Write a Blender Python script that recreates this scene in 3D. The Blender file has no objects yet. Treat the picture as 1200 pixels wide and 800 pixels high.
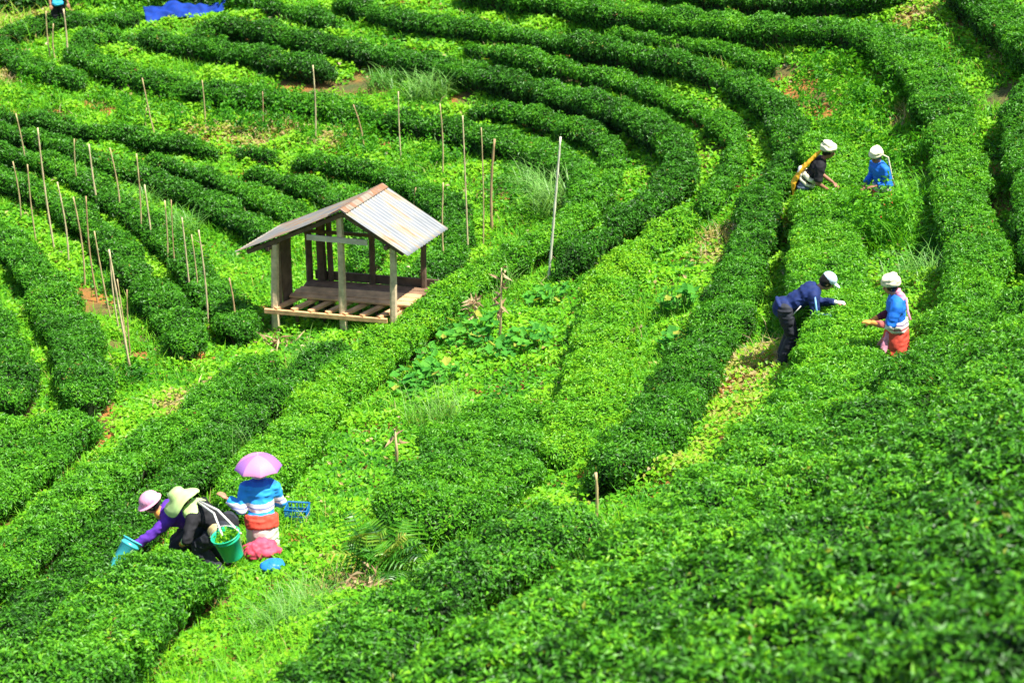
import bpy, math, random
import numpy as np
from mathutils import Vector, Matrix
random.seed(7); rng = np.random.default_rng(11)
R = math.radians
scene = bpy.context.scene
C = scene.collection
PITCH = R(26); CAMZ = 18.0; FPX = 2407.0      # focal length in photo pixels (1200 wide)
CAM = np.array([0, 0, CAMZ])
fwd = np.array([0, math.cos(PITCH), -math.sin(PITCH)]); upv = np.array([0, math.sin(PITCH), math.cos(PITCH)]); rgt = np.array([1., 0, 0])

# ------------------------------------------------------------------ noise
def _h(i, j, k, s):
    n = (i*374761393 + j*668265263 + k*2147483647 + s*974711) & 0xffffffff
    n = ((n ^ (n >> 13))*1274126177) & 0xffffffff
    return ((n ^ (n >> 16)) & 0xffff)/65535.0
def noise(P, f=1.0, s=0):
    P = np.asarray(P, float)*f + 1000.0
    i = np.floor(P).astype(np.int64); u = P-i; u = u*u*(3-2*u)
    r = 0
    for a in (0, 1):
        for b in (0, 1):
            for c in (0, 1):
                w = (u[:, 0] if a else 1-u[:, 0])*(u[:, 1] if b else 1-u[:, 1])*(u[:, 2] if c else 1-u[:, 2])
                r = r + w*_h(i[:, 0]+a, i[:, 1]+b, i[:, 2]+c, s)
    return r
def fbm(P, f=1.0, s=0): return (noise(P, f, s)*.55+noise(P, f*2.1, s+5)*.3+noise(P, f*4.3, s+9)*.15)
def nrm(v): return v/np.maximum(np.linalg.norm(v, axis=-1, keepdims=True), 1e-9)

# ------------------------------------------------------------------ terrain: heights fitted to the depths read from the photograph
ctl = [(1200,800,12.3),(900,800,13.2),(600,800,16.5),(300,800,19),(0,800,21),
 (1200,600,16.8),(900,600,19.3),(600,600,23),(310,620,24),(0,600,26),
 (1200,400,24),(1040,420,27.6),(940,420,29.5),(780,400,31),(620,400,32.5),(400,392,34),(200,400,35),(0,400,35.5),
 (1200,200,32),(980,220,35),(760,200,39.5),(560,200,42),(400,200,43),(200,200,43.5),(0,200,43.5),
 (1200,0,40),(1000,0,42.5),(800,0,46),(600,0,50),(300,0,53.5),(0,0,55)]
def px_dir(x, y): return ((np.asarray(x, float)-600)/FPX)[..., None]*rgt + (-(np.asarray(y, float)-400)/FPX)[..., None]*upv + fwd
pts = []
for x, y, z in ctl: pts.append(CAM + px_dir(x, y)*z)
pts = [tuple(p) for p in pts] + [(-30,90,CAMZ-11),(0,90,CAMZ-9),(30,90,CAMZ-7),(-45,60,CAMZ-15.5),(40,50,CAMZ-7),(20,10,CAMZ-1),(-25,5,CAMZ-10),
  (0,0,CAMZ-4.6),(10,0,CAMZ-2),(-30,30,CAMZ-15.5),(25,30,CAMZ-7.5),(-60,120,CAMZ-4),(0,130,CAMZ),(60,120,CAMZ+2)]
pts = np.array(pts)
A = np.c_[np.ones(len(pts)), pts[:, :2]]
coef, *_ = np.linalg.lstsq(A, pts[:, 2], rcond=None)
SIG = 15.0
def kern(a, b):
    d2 = ((a[:, None, :]-b[None])**2).sum(-1); return np.exp(-d2/(2*SIG**2))
Kw = np.linalg.solve(kern(pts[:, :2], pts[:, :2])+.004*np.eye(len(pts)), pts[:, 2]-A@coef)
def hsmooth(x, y):
    x = np.asarray(x, float); sh = x.shape; q = np.c_[x.ravel(), np.asarray(y, float).ravel()]
    out = np.zeros(len(q))
    for i in range(0, len(q), 50000):
        qq = q[i:i+50000]; out[i:i+50000] = coef[0]+qq@coef[1:] + kern(qq, pts[:, :2])@Kw
    return out.reshape(sh)
def ground(x, y):
    x = np.asarray(x, float); y = np.asarray(y, float)
    P = np.c_[x.ravel(), y.ravel(), np.zeros(x.size)]
    return hsmooth(x, y) + ((fbm(P, .55, 3)-.5)*.22).reshape(x.shape)
def unproj(x, y, h=0.0):
    """where the view ray of a photograph pixel meets the ground raised by h"""
    x = np.atleast_1d(np.asarray(x, float)); y = np.atleast_1d(np.asarray(y, float))
    d = px_dir(x, y); t0 = np.full(len(x), 8.0); t1 = t0.copy(); done = np.zeros(len(x), bool)
    for t in np.arange(8, 110, .5):
        p = CAM + d*t; below = p[:, 2] < hsmooth(p[:, 0], p[:, 1])+h
        new = below & ~done; t1[new] = t; t0[new] = t-.5; done |= below
    for _ in range(10):
        m = (t0+t1)/2; p = CAM + d*m[:, None]; b = p[:, 2] < hsmooth(p[:, 0], p[:, 1])+h
        t1 = np.where(b, m, t1); t0 = np.where(b, t0, m)
    return CAM + d*t1[:, None]
def at(x, y, h=0.0):
    p = unproj(x, y, h)[0]; return np.array([p[0], p[1], float(ground(p[0], p[1]))])
def to_px(P):
    d = np.asarray(P)-CAM; z = d@fwd
    return 600+FPX*(d@rgt)/z, 400-FPX*(d@upv)/z, z

# ------------------------------------------------------------------ materials
def newmat(name):
    m = bpy.data.materials.new(name); m.use_nodes = True; nt = m.node_tree
    b = nt.nodes['Principled BSDF']; return m, nt, b
def ramp(nt, stops, inp, interp='LINEAR'):
    r = nt.nodes.new('ShaderNodeValToRGB'); r.color_ramp.interpolation = interp
    el = r.color_ramp.elements
    while len(el) > 1: el.remove(el[-1])
    el[0].position = stops[0][0]; el[0].color = (*stops[0][1], 1)
    for p, c in stops[1:]:
        e = el.new(p); e.color = (*c, 1)
    nt.links.new(inp, r.inputs[0]); return r
def leafmat(name, stops, rough=.42, trans=.3, spec=.5, tcol=(1.25, 1.15, .6)):
    m, nt, b = newmat(name); L = nt.links.new
    a = nt.nodes.new('ShaderNodeAttribute'); a.attribute_name = 'tint'
    r = ramp(nt, stops, a.outputs['Fac'])
    L(r.outputs[0], b.inputs['Base Color']); b.inputs['Roughness'].default_value = rough
    b.inputs['Specular IOR Level'].default_value = spec
    t = nt.nodes.new('ShaderNodeBsdfTranslucent')
    mx = nt.nodes.new('ShaderNodeMix'); mx.data_type = 'RGBA'; mx.blend_type = 'MULTIPLY'; mx.inputs[0].default_value = 1
    L(r.outputs[0], mx.inputs[6]); mx.inputs[7].default_value = (*tcol, 1)
    L(mx.outputs[2], t.inputs[0])
    ms = nt.nodes.new('ShaderNodeMixShader'); ms.inputs[0].default_value = trans
    out = nt.nodes['Material Output']
    L(b.outputs[0], ms.inputs[1]); L(t.outputs[0], ms.inputs[2]); L(ms.outputs[0], out.inputs[0])
    return m
def flat(name, col, rough=.7, var=.25, scale=8, bump=0.0, spec=.3, metal=0):
    m, nt, b = newmat(name); L = nt.links.new
    tc = nt.nodes.new('ShaderNodeTexCoord'); n = nt.nodes.new('ShaderNodeTexNoise'); n.inputs['Scale'].default_value = scale; n.inputs['Detail'].default_value = 5
    L(tc.outputs['Object'], n.inputs['Vector'])
    c = np.array(col)
    r = ramp(nt, [(.3, tuple(c*(1-var))), (.7, tuple(np.minimum(c*(1+var), .95)))], n.outputs[0])
    L(r.outputs[0], b.inputs['Base Color']); b.inputs['Roughness'].default_value = rough
    b.inputs['Specular IOR Level'].default_value = spec; b.inputs['Metallic'].default_value = metal
    if bump:
        bp = nt.nodes.new('ShaderNodeBump'); bp.inputs['Strength'].default_value = bump; bp.inputs['Distance'].default_value = .02
        L(n.outputs[0], bp.inputs['Height']); L(bp.outputs[0], b.inputs['Normal'])
    return m
def stripes(name, stops, axis=2, scale=1.0, rough=.8, off=0.0):
    """fabric with woven bands that run round the garment: constant colour bands over local height"""
    m, nt, b = newmat(name); L = nt.links.new
    tc = nt.nodes.new('ShaderNodeTexCoord'); sx = nt.nodes.new('ShaderNodeSeparateXYZ'); L(tc.outputs['Object'], sx.inputs[0])
    mm = nt.nodes.new('ShaderNodeMath'); mm.operation = 'MULTIPLY_ADD'; mm.inputs[1].default_value = scale; mm.inputs[2].default_value = off; L(sx.outputs[axis], mm.inputs[0])
    r = ramp(nt, stops, mm.outputs[0], 'CONSTANT'); L(r.outputs[0], b.inputs['Base Color']); b.inputs['Roughness'].default_value = rough
    return m
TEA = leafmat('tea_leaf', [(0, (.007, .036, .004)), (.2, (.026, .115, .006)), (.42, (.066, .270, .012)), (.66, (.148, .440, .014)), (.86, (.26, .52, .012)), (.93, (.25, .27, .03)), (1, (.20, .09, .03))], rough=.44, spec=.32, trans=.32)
WEED = leafmat('weed_leaf', [(0, (.012, .075, .006)), (.3, (.05, .25, .008)), (.6, (.15, .46, .010)), (.78, (.26, .54, .015)), (.86, (.35, .40, .05)), (.93, (.48, .37, .14)), (1, (.55, .45, .28))], rough=.5, trans=.38, spec=.3)
SILVER = leafmat('silver_grass_blade', [(0, (.07, .28, .015)), (1, (.26, .46, .10))], rough=.45, trans=.3)
BROAD = leafmat('broad_leaf', [(0, (.03, .20, .02)), (.6, (.09, .36, .03)), (.9, (.16, .42, .03)), (1, (.35, .38, .05))], rough=.65, trans=.35, spec=.2)
FERN = leafmat('fern_frond', [(0, (.012, .07, .006)), (.5, (.06, .26, .01)), (.8, (.16, .36, .02)), (1, (.42, .38, .06))], rough=.4, trans=.25)
DRY = leafmat('dry_husk', [(0, (.24, .13, .06)), (1, (.58, .44, .24))], rough=.8, trans=.2, tcol=(1, .9, .7))
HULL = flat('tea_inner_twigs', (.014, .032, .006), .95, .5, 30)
STEM = flat('tea_stem_bark', (.11, .075, .05), .9, .4, 20)
SOIL_m, nt, b = newmat('hillside_soil')
tc = nt.nodes.new('ShaderNodeTexCoord'); n1 = nt.nodes.new('ShaderNodeTexNoise'); n1.inputs['Scale'].default_value = .9; n1.inputs['Detail'].default_value = 8
nt.links.new(tc.outputs['Object'], n1.inputs['Vector'])
r_ = ramp(nt, [(.3, (.05, .09, .015)), (.45, (.13, .09, .02)), (.6, (.33, .13, .022)), (.8, (.42, .19, .04))], n1.outputs[0])
nt.links.new(r_.outputs[0], b.inputs['Base Color']); b.inputs['Roughness'].default_value = .95
n2 = nt.nodes.new('ShaderNodeTexNoise'); n2.inputs['Scale'].default_value = 14; n2.inputs['Detail'].default_value = 6
nt.links.new(tc.outputs['Object'], n2.inputs['Vector'])
bp = nt.nodes.new('ShaderNodeBump'); bp.inputs['Distance'].default_value = .05; nt.links.new(n2.outputs[0], bp.inputs['Height']); nt.links.new(bp.outputs[0], b.inputs['Normal'])

# ------------------------------------------------------------------ mesh helpers
def link(o, parent=None):
    C.objects.link(o)
    if parent is not None: o.parent = parent
    return o
def tag(o, label=None, cat=None, group=None, kind=None):
    if label: o['label'] = label
    if cat: o['category'] = cat
    if group: o['group'] = group
    if kind: o['kind'] = kind
    return o
def npmesh(name, V, F, mats, midx=None, tint=None, smooth=False):
    """V (n,3); F list of (k,m) integer arrays"""
    me = bpy.data.meshes.new(name)
    F = [f for f in F if len(f)]
    me.vertices.add(len(V)); me.vertices.foreach_set('co', np.ascontiguousarray(V, np.float32).ravel())
    loops = np.concatenate([f.ravel() for f in F]).astype(np.int32)
    tot = np.concatenate([np.full(len(f), f.shape[1]) for f in F]).astype(np.int32)
    st = np.r_[0, np.cumsum(tot)[:-1]].astype(np.int32)
    me.loops.add(len(loops)); me.loops.foreach_set('vertex_index', loops)
    me.polygons.add(len(tot)); me.polygons.foreach_set('loop_start', st); me.polygons.foreach_set('loop_total', tot)
    if midx is not None: me.polygons.foreach_set('material_index', np.ascontiguousarray(midx, np.int32))
    me.polygons.foreach_set('use_smooth', np.full(len(tot), smooth))
    me.update(calc_edges=True)
    if tint is not None:
        a = me.attributes.new('tint', 'FLOAT', 'FACE'); a.data.foreach_set('value', np.ascontiguousarray(tint, np.float32))
    for m in mats: me.materials.append(m)
    return me
def obj(name, me, parent=None, loc=None):
    o = bpy.data.objects.new(name, me); link(o, parent)
    if loc is not None: o.location = loc
    return o
class MB:
    """collects closed shapes into one mesh"""
    def __init__(s): s.v = []; s.f = []; s.m = []; s.mi = 0
    def add(s, vs, fs):
        o = len(s.v); s.v += [tuple(v) for v in vs]; s.f += [tuple(i+o for i in f) for f in fs]; s.m += [s.mi]*len(fs)
    def tube(s, P, r, n=8, cap=True, side=None, sq=1.0):
        P = [Vector(p) for p in P]; rs = r if hasattr(r, '__len__') else [r]*len(P)
        vs = []; prev = Vector(side) if side is not None else None
        for i, p in enumerate(P):
            d = (P[min(i+1, len(P)-1)]-P[max(i-1, 0)]).normalized()
            a = prev if prev is not None else (Vector((0, 0, 1)) if abs(d.z) < .9 else Vector((1, 0, 0)))
            a = (a-d*a.dot(d)).normalized(); prev = a; b_ = d.cross(a)
            for k in range(n):
                t = 2*math.pi*k/n; vs.append(p+a*math.cos(t)*rs[i]+b_*math.sin(t)*rs[i]*sq)
        fs = [(i*n+k, i*n+(k+1) % n, (i+1)*n+(k+1) % n, (i+1)*n+k) for i in range(len(P)-1) for k in range(n)]
        if cap: fs += [tuple(reversed(range(n))), tuple(range((len(P)-1)*n, len(P)*n))]
        s.add(vs, fs)
    def box(s, c, ax, ay, az):
        c, ax, ay, az = map(Vector, (c, ax, ay, az))
        vs = [c+ax*i+ay*j+az*k for k in (-1, 1) for j in (-1, 1) for i in (-1, 1)]
        s.add(vs, [(0, 2, 3, 1), (4, 5, 7, 6), (0, 1, 5, 4), (2, 6, 7, 3), (0, 4, 6, 2), (1, 3, 7, 5)])
    def ell(s, c, rx, ry, rz, M=None, n=14, m=9, top=None):
        c = Vector(c); vs = []; M = M or Matrix.Identity(3)
        for j in range(m+1):
            t = math.pi*j/m
            for k in range(n):
                u = 2*math.pi*k/n; vs.append(c+M@Vector((rx*math.sin(t)*math.cos(u), ry*math.sin(t)*math.sin(u), rz*math.cos(t))))
        s.add(vs, [(j*n+k, (j+1)*n+k, (j+1)*n+(k+1) % n, j*n+(k+1) % n) for j in range(m) for k in range(n)])
    def mesh(s, name, mats, smooth=True):
        me = bpy.data.meshes.new(name); me.from_pydata(s.v, [], s.f); me.update()
        me.polygons.foreach_set('use_smooth', [smooth]*len(me.polygons)); me.polygons.foreach_set('material_index', s.m)
        for m in (mats if isinstance(mats, (list, tuple)) else [mats]): me.materials.append(m)
        return me
    def remesh(s, name, mats, voxel=.01, smooth=4):
        me = s.mesh(name, mats); o = bpy.data.objects.new('tmp', me); C.objects.link(o)
        rm = o.modifiers.new('r', 'REMESH'); rm.mode = 'VOXEL'; rm.voxel_size = voxel; rm.use_smooth_shade = True
        if smooth:
            sm = o.modifiers.new('s', 'SMOOTH'); sm.factor = .5; sm.iterations = smooth
        dg = bpy.context.evaluated_depsgraph_get(); ev = o.evaluated_get(dg)
        m2 = bpy.data.meshes.new_from_object(ev); m2.name = name
        bpy.data.objects.remove(o); bpy.data.meshes.remove(me)
        m2.materials.clear()
        for m in (mats if isinstance(mats, (list, tuple)) else [mats]): m2.materials.append(m)
        m2.polygons.foreach_set('use_smooth', [True]*len(m2.polygons))
        return m2

def leaves(P, N, L, W, near, spread=.75, lift=.45):
    """folded leaf blades at points P with surface normals N: returns verts, faces, leaf index of each face"""
    n = len(P)
    if n == 0: return np.zeros((0, 3)), np.zeros((0, 3), int), np.zeros(0, int)
    rd = nrm(rng.normal(size=(n, 3))); nn = nrm(N+rd*spread)
    a = nrm(np.cross(nn, nrm(rng.normal(size=(n, 3)))))
    a = nrm(a + N*(rng.uniform(-.25, 1, (n, 1))*lift)); nn = nrm(nn-a*(nn*a).sum(1, keepdims=True)); s = np.cross(a, nn)
    L = np.broadcast_to(np.asarray(L), (n,))[:, None]*rng.uniform(.7, 1.25, (n, 1)); W = np.broadcast_to(np.asarray(W), (n,))[:, None]*rng.uniform(.75, 1.2, (n, 1))
    i = np.arange(n)
    if near:
        V = np.stack([P, P+a*L*.42+s*W*.5+nn*W*.28, P+a*L-nn*L*.22, P+a*L*.42-s*W*.5+nn*W*.28, P+a*L*.45-nn*W*.02], 1).reshape(-1, 3)
        F = np.concatenate([np.c_[i*5, i*5+4, i*5+1], np.c_[i*5+1, i*5+4, i*5+2], np.c_[i*5+4, i*5+3, i*5+2], np.c_[i*5, i*5+3, i*5+4]])
        return V, F, np.tile(i, 4)
    V = np.stack([P, P+a*L*.45+s*W*.5+nn*W*.22, P+a*L-nn*L*.12, P+a*L*.45-s*W*.5+nn*W*.22], 1).reshape(-1, 3)
    F = np.concatenate([np.c_[i*4, i*4+2, i*4+1], np.c_[i*4, i*4+3, i*4+2]])
    return V, F, np.tile(i, 2)
def blades(P, H, W, lean, droop=.5, seg=3, dirs=None):
    """arching grass blades"""
    n = len(P); ang = rng.uniform(0, 2*np.pi, n) if dirs is None else dirs
    d = np.c_[np.cos(ang), np.sin(ang), np.zeros(n)]; s = np.c_[-np.sin(ang), np.cos(ang), np.zeros(n)]
    H = H[:, None]; W = W[:, None]; lean = np.broadcast_to(lean, (n,))[:, None]; V = []
    for k in range(seg+1):
        t = k/seg; c = P + d*H*lean*t**1.7 + np.array([0, 0, 1])*H*(t-droop*lean*t**2.6)
        w = W*(1-t)**.7*.5
        if k < seg: V += [c-s*w, c+s*w]
        else: V += [c]
    m = len(V); V = np.stack(V, 1).reshape(-1, 3); i = np.arange(n)*m
    Q = [np.c_[i+2*k, i+2*k+1, i+2*k+3, i+2*k+2] for k in range(seg-1)]
    T = np.c_[i+2*seg-2, i+2*seg-1, i+2*seg]
    return V, np.concatenate(Q), T, np.tile(np.arange(n), seg-1), np.arange(n)
def inview(P, m=60):
    x, y, z = to_px(P); return (z > 4) & (x > -m-1500/z) & (x < 1200+m+1500/z) & (y > -m-1500/z) & (y < 800+m+2500/z)

# ------------------------------------------------------------------ ground sheet
xs = np.r_[-300, -200, -130, -90, np.arange(-60, 60.1, .45), 90, 130, 200, 300]; ys = np.r_[-200, -100, -50, np.arange(-15, 110.1, .45), 130, 170, 240, 350]
X, Y = np.meshgrid(xs, ys); Z = ground(X, Y); nx, ny = len(xs), len(ys)
V = np.c_[X.ravel(), Y.ravel(), Z.ravel()]; i, j = np.meshgrid(np.arange(nx-1), np.arange(ny-1)); q = (j*nx+i).ravel()
g = obj('ground', npmesh('ground', V, [np.c_[q, q+1, q+1+nx, q+nx]], [SOIL_m], smooth=True)); tag(g, 'steep hillside soil under the tea terraces', 'ground', kind='structure')

# ------------------------------------------------------------------ tea hedges.  pixel trace of the top centre line, width, height, tone, label
HG = [
 ([(540,-22),(620,-9),(700,3),(760,11),(830,20),(900,26),(960,27),(1015,32),(1055,52),(1088,85),(1112,130),(1122,180),(1130,240),(1146,290),(1145,330),(1130,375),(1106,412),(1075,446),(1035,484),(985,524),(940,560)],
   [1.1,1.1,1.1,1.1,1.1,1.1,1.1,1.1,1.25,1.3,1.35,1.35,1.3,1.25,1.25,1.2,1.1,1.0,.9,.8,.6], .85, .46, 'long tall tea hedge sweeping round the upper right bend and down the right side'),
 ([(760,-26),(860,-9),(930,-8),(1000,-10),(1070,-18)], .95, .75, .4, 'dark tea hedge cut off by the top edge, above the bend'),
 ([(1125,-30),(1160,0),(1190,25),(1240,58),(1300,90)], 1.3, .95, .40, 'tea hedge in the top right corner with a black shadow below it'),
 ([(1240,60),(1208,110),(1204,160),(1214,220),(1232,300)], 1.0, .8, .36, 'dark tea hedge cut off by the right edge beside a bare earth spot'),
 ([(965,150),(978,185),(975,225),(968,265),(970,310),(982,350),(992,390),(988,435),(955,485),(905,532),(850,580),(785,632),(712,688),(630,738),(545,790),(470,835)],
   [.8,1.0,1.1,1.1,1.15,1.15,1.1,1.15,1.25,1.25,1.22,1.2,1.15,1.12,1.1,1.1], .72, .56, 'tea hedge running between the paired pickers and along the yellow path'),
 ([(1250,330),(1205,400),(1163,460),(1108,516),(1043,570),(965,620),(875,672),(780,728),(690,795),(650,835)], 1.08, .75, .47, 'near tea hedge just right of the one the pickers work on'),
 ([(1300,420),(1240,505),(1165,580),(1075,650),(975,712),(880,770),(800,830)], 1.05, .75, .44, 'near glossy tea hedge crossing the lower right quarter'),
 ([(1300,560),(1215,640),(1125,712),(1030,780),(970,835)], 1.05, .72, .42, 'closest tea hedge but one, blurred in the bottom right'),
 ([(1300,690),(1215,760),(1140,825)], 1.15, .72, .42, 'closest tea hedge filling the bottom right corner, blurred'),
 ([(715,33),(790,45),(850,57),(908,76)], .55, .42, .45, 'thin low tea hedge under the top tall one, ending at bare earth'),
 ([(395,-4),(450,12),(520,25),(600,35),(680,47),(750,60),(810,73),(862,90),(900,112),(924,145),(928,178),(912,208),(892,236),(884,268),(878,300),(862,338),(838,384),(812,425),(790,462),(762,502),(728,532),(690,545)],
   [.8,.8,.8,.8,.8,.8,.8,.85,.9,1.0,1.0,1.0,1.05,1.1,1.1,1.15,1.2,1.1,1.1,1.1,1.1,1.0], .72, .34, 'dull green tea hedge curving behind the picker with the yellow sling'),
 ([(545,50),(620,66),(680,80),(735,94),(785,112),(828,132),(858,152),(864,180),(850,208),(828,238)], [.5,.6,.65,.7,.75,.75,.7,.65,.6,.55], .58, .42, 'ragged tea hedge between the two long dark curved hedges, fading out right of centre'),
 ([(232,22),(285,28),(340,40),(400,50),(460,60),(530,75),(600,91),(660,106),(715,122),(762,142),(792,168),(798,196),(778,222),(738,252),(695,282),(655,308)],
   [.75,.8,.85,.85,.85,.9,.9,.9,.9,.95,1,1,1,.95,.9,.8], .78, .30, 'dark tea hedge arching from right of the blue tarpaulin to the middle of the slope'),
 ([(548,126),(605,131),(655,141),(698,157),(718,180),(718,205),(702,232)], [.5,.6,.75,.8,.7,.6,.5], .5, .36, 'short brownish tea hedge inside the bend of the dark arching hedge'),
 ([(140,33),(104,42),(92,52),(104,64),(137,79),(175,90),(233,101),(300,108),(350,115),(400,124),(467,136),(533,146),(600,163),(650,180),(684,205),(688,232),(665,260),(625,284),(582,308),(535,335),(495,368),(452,402),(408,438),(368,476),(338,512),(305,548),(278,580)],
   [.8,.9,1,1,1,1,.95,.95,.95,.9,.9,.9,.95,1,1,1,1,1,1.05,1.05,1.1,1.15,1.15,1.15,1.15,1.1,.9], .72, [.36]*12+[.38,.40,.42,.44,.48,.5,.54,.56,.58,.6,.6,.6,.6,.6,.6], 'longest tea hedge, from the three far poles past the hut to the umbrella picker'),
 ([(246,640),(206,656),(162,682),(112,736),(60,780),(0,822)], [1.3,1.7,1.5,1.55,1.6,1.6], 1.05, .50, 'rounded brownish tea hedge the bending pickers lean over, running to the lower left corner'),
 ([(405,398),(370,424),(320,456),(275,490),(232,532),(190,576),(148,614),(105,655),(60,696),(10,740),(-40,785)], [.65,.8,.85,.85,.85,.85,.9,.95,1,1,1], .66, .33, 'tea hedge running from below the hut to the lower left, behind the bending pickers'),
 ([(312,412),(275,442),(225,482),(170,520),(118,558),(70,598),(25,636),(-30,680)], [.8,.85,.95,1,1,1,1,1], .8, .46, 'tea hedge with a dark gap below it, second row behind the bending pickers'),
 ([(108,484),(74,504),(38,532),(-5,566),(-50,600)], [.95,1.1,1.15,1.15,1.15], .7, .47, 'light tea hedge at the left edge below the ends of the upright rows'),
 ([(36,488),(10,498),(-30,520)], 1.05, .66, .47, 'small stub of tea hedge at the left edge, below the leftmost row'),
 ([(-55,245),(-22,263),(18,288),(44,316),(64,350),(84,390),(98,432),(104,460)], [1.05,1.05,1.05,1.1,1.15,1.2,1.2,1.1], .75, .38, 'wide tea hedge left of the orange earth patch, ending at the lower crossing hedge'),
 ([(-85,295),(-50,323),(-22,355),(-2,397),(10,435),(12,462)], [1.2,1.2,1.2,1.25,1.25,1.1], .75, .36, 'leftmost wide tea hedge running down the left edge'),
 ([(-45,188),(0,203),(32,215),(62,229),(94,249),(122,271),(146,296),(166,322),(190,352),(214,385),(220,400)], [.85,.85,.85,.85,.9,.9,.95,1,1.1,1.1,1], .72, .36, 'tea hedge with bamboo poles on both sides, its end nearest the orange earth patch'),
 ([(-45,168),(0,176),(40,182),(75,194),(107,212),(140,234),(172,256),(200,281),(225,308),(250,338),(274,366),(288,382)], [.8,.8,.8,.85,.85,.9,.95,1,1.05,1.1,1.1,1], .7, .38, 'tea hedge ending just left of the hut, the right-hand poles standing beside it'),
 ([(-45,140),(0,149),(50,158),(86,169),(115,184),(150,193),(188,205),(225,221),(262,241),(300,260),(322,276)], [.75,.75,.75,.8,.8,.85,.85,.9,.9,.85,.7], .7, .34, 'dark tea hedge running down to the left eave of the hut'),
 ([(175,178),(205,188),(250,203),(298,222),(336,243),(365,262)], [.5,.7,.8,.85,.85,.8], .62, .36, 'tea hedge disappearing behind the left roof slope of the hut'),
 ([(285,193),(340,210),(388,228),(425,255),(438,285),(420,310)], [.4,.6,.75,.85,.95,.8], .6, .36, 'tea hedge running into the back of the hut, seen through its open side'),
 ([(-45,124),(0,131),(50,138),(100,148),(140,152),(180,160),(215,165),(255,170)], [.7,.7,.7,.7,.65,.65,.65,.6], .6, .33, 'thin dark tea hedge below the weedy bank on the left'),
 ([(276,172),(300,175),(326,182)], .6, .5, .33, 'short isolated tea bush row below the pale dry patch'),
 ([(342,182),(378,186),(425,194),(462,206),(498,220),(526,242),(538,272),(520,300),(488,322),(455,332)], [.6,.65,.7,.8,.9,1,1,1,.95,.8], .66, .34, 'dark tea hedge arching over and round behind the hut'),
 ([(-40,30),(0,50),(22,68),(55,80),(98,90)], [.9,.95,1,.95,.85], .72, .33, 'hooked tea hedge below the far group of three poles'),
 ([(-30,42),(10,36),(50,26),(100,20),(162,17)], .75, .62, .30, 'farthest tea hedge, behind the feet of the distant person'),
 ([(165,32),(190,42),(240,51),(300,60),(350,69),(392,77)], [.8,.95,1,1,.95,.85], .8, .30, 'stubby dark tea hedge below the blue tarpaulin with a rounded right end'),
 ([(300,0),(340,9),(372,18),(400,26)], [.6,.7,.7,.5], .55, .34, 'short tea hedge at the top edge right of the blue tarpaulin'),
 ([(128,42),(150,46),(170,54)], [.6,.7,.6], .5, .33, 'small loose tea bush between the farthest dark hedges'),
 ([(262,36),(240,37),(222,38)], [.6,.7,.6], .5, .32, 'small tea bush just below the blue tarpaulin'),
 ([(812,246),(776,270),(738,296),(716,330),(708,372),(702,412),(694,450),(680,488),(660,525)], [.8,1.0,1.2,1.25,1.25,1.25,1.35,1.4,1.2], .66, .66, 'bright yellow green tea hedge in the middle of the slope'),
 ([(600,465),(578,503),(550,543),(520,580),(495,604)], [1.2,1.5,1.6,1.55,1.2], .62, .45, 'broad rounded dark tea hedge behind the big fern'),
 ([(690,588),(645,612),(595,640),(540,672),(486,704),(432,740),(388,783),(358,823)], [.7,.85,.92,.92,.92,.95,.95,.95], .66, .42, 'low tea hedge starting at the short stake and running down to the bottom edge'),
]
OCC_X0, OCC_Y0, OCC_D = -34., 5., .1
OCC = np.full((850, 680), 9.0, np.float32)       # distance to nearest hedge centre / half width
def catmull(P, ds):
    P = np.asarray(P, float); out = []
    Q = np.vstack([2*P[0]-P[1], P, 2*P[-1]-P[-2]])
    for k in range(1, len(Q)-2):
        p0, p1, p2, p3 = Q[k-1:k+3]; n = max(2, int(np.linalg.norm(p2[:2]-p1[:2])/ds))
        t = np.linspace(0, 1, n, endpoint=False)[:, None]
        out.append(.5*(2*p1+(p2-p0)*t+(2*p0-5*p1+4*p2-p3)*t**2+(3*p1-p0-3*p2+p3)*t**3))
    out.append(P[-1:]); return np.vstack(out)
PROF = np.array([(-.28, .04), (-.34, .24), (-.43, .46), (-.50, .66), (-.52, .82), (-.47, .95), (-.28, 1.0), (0, 1.01), (.28, 1.0), (.47, .95), (.52, .82), (.50, .66), (.43, .46), (.34, .24), (.28, .04)])
total_leaves = 0
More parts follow.
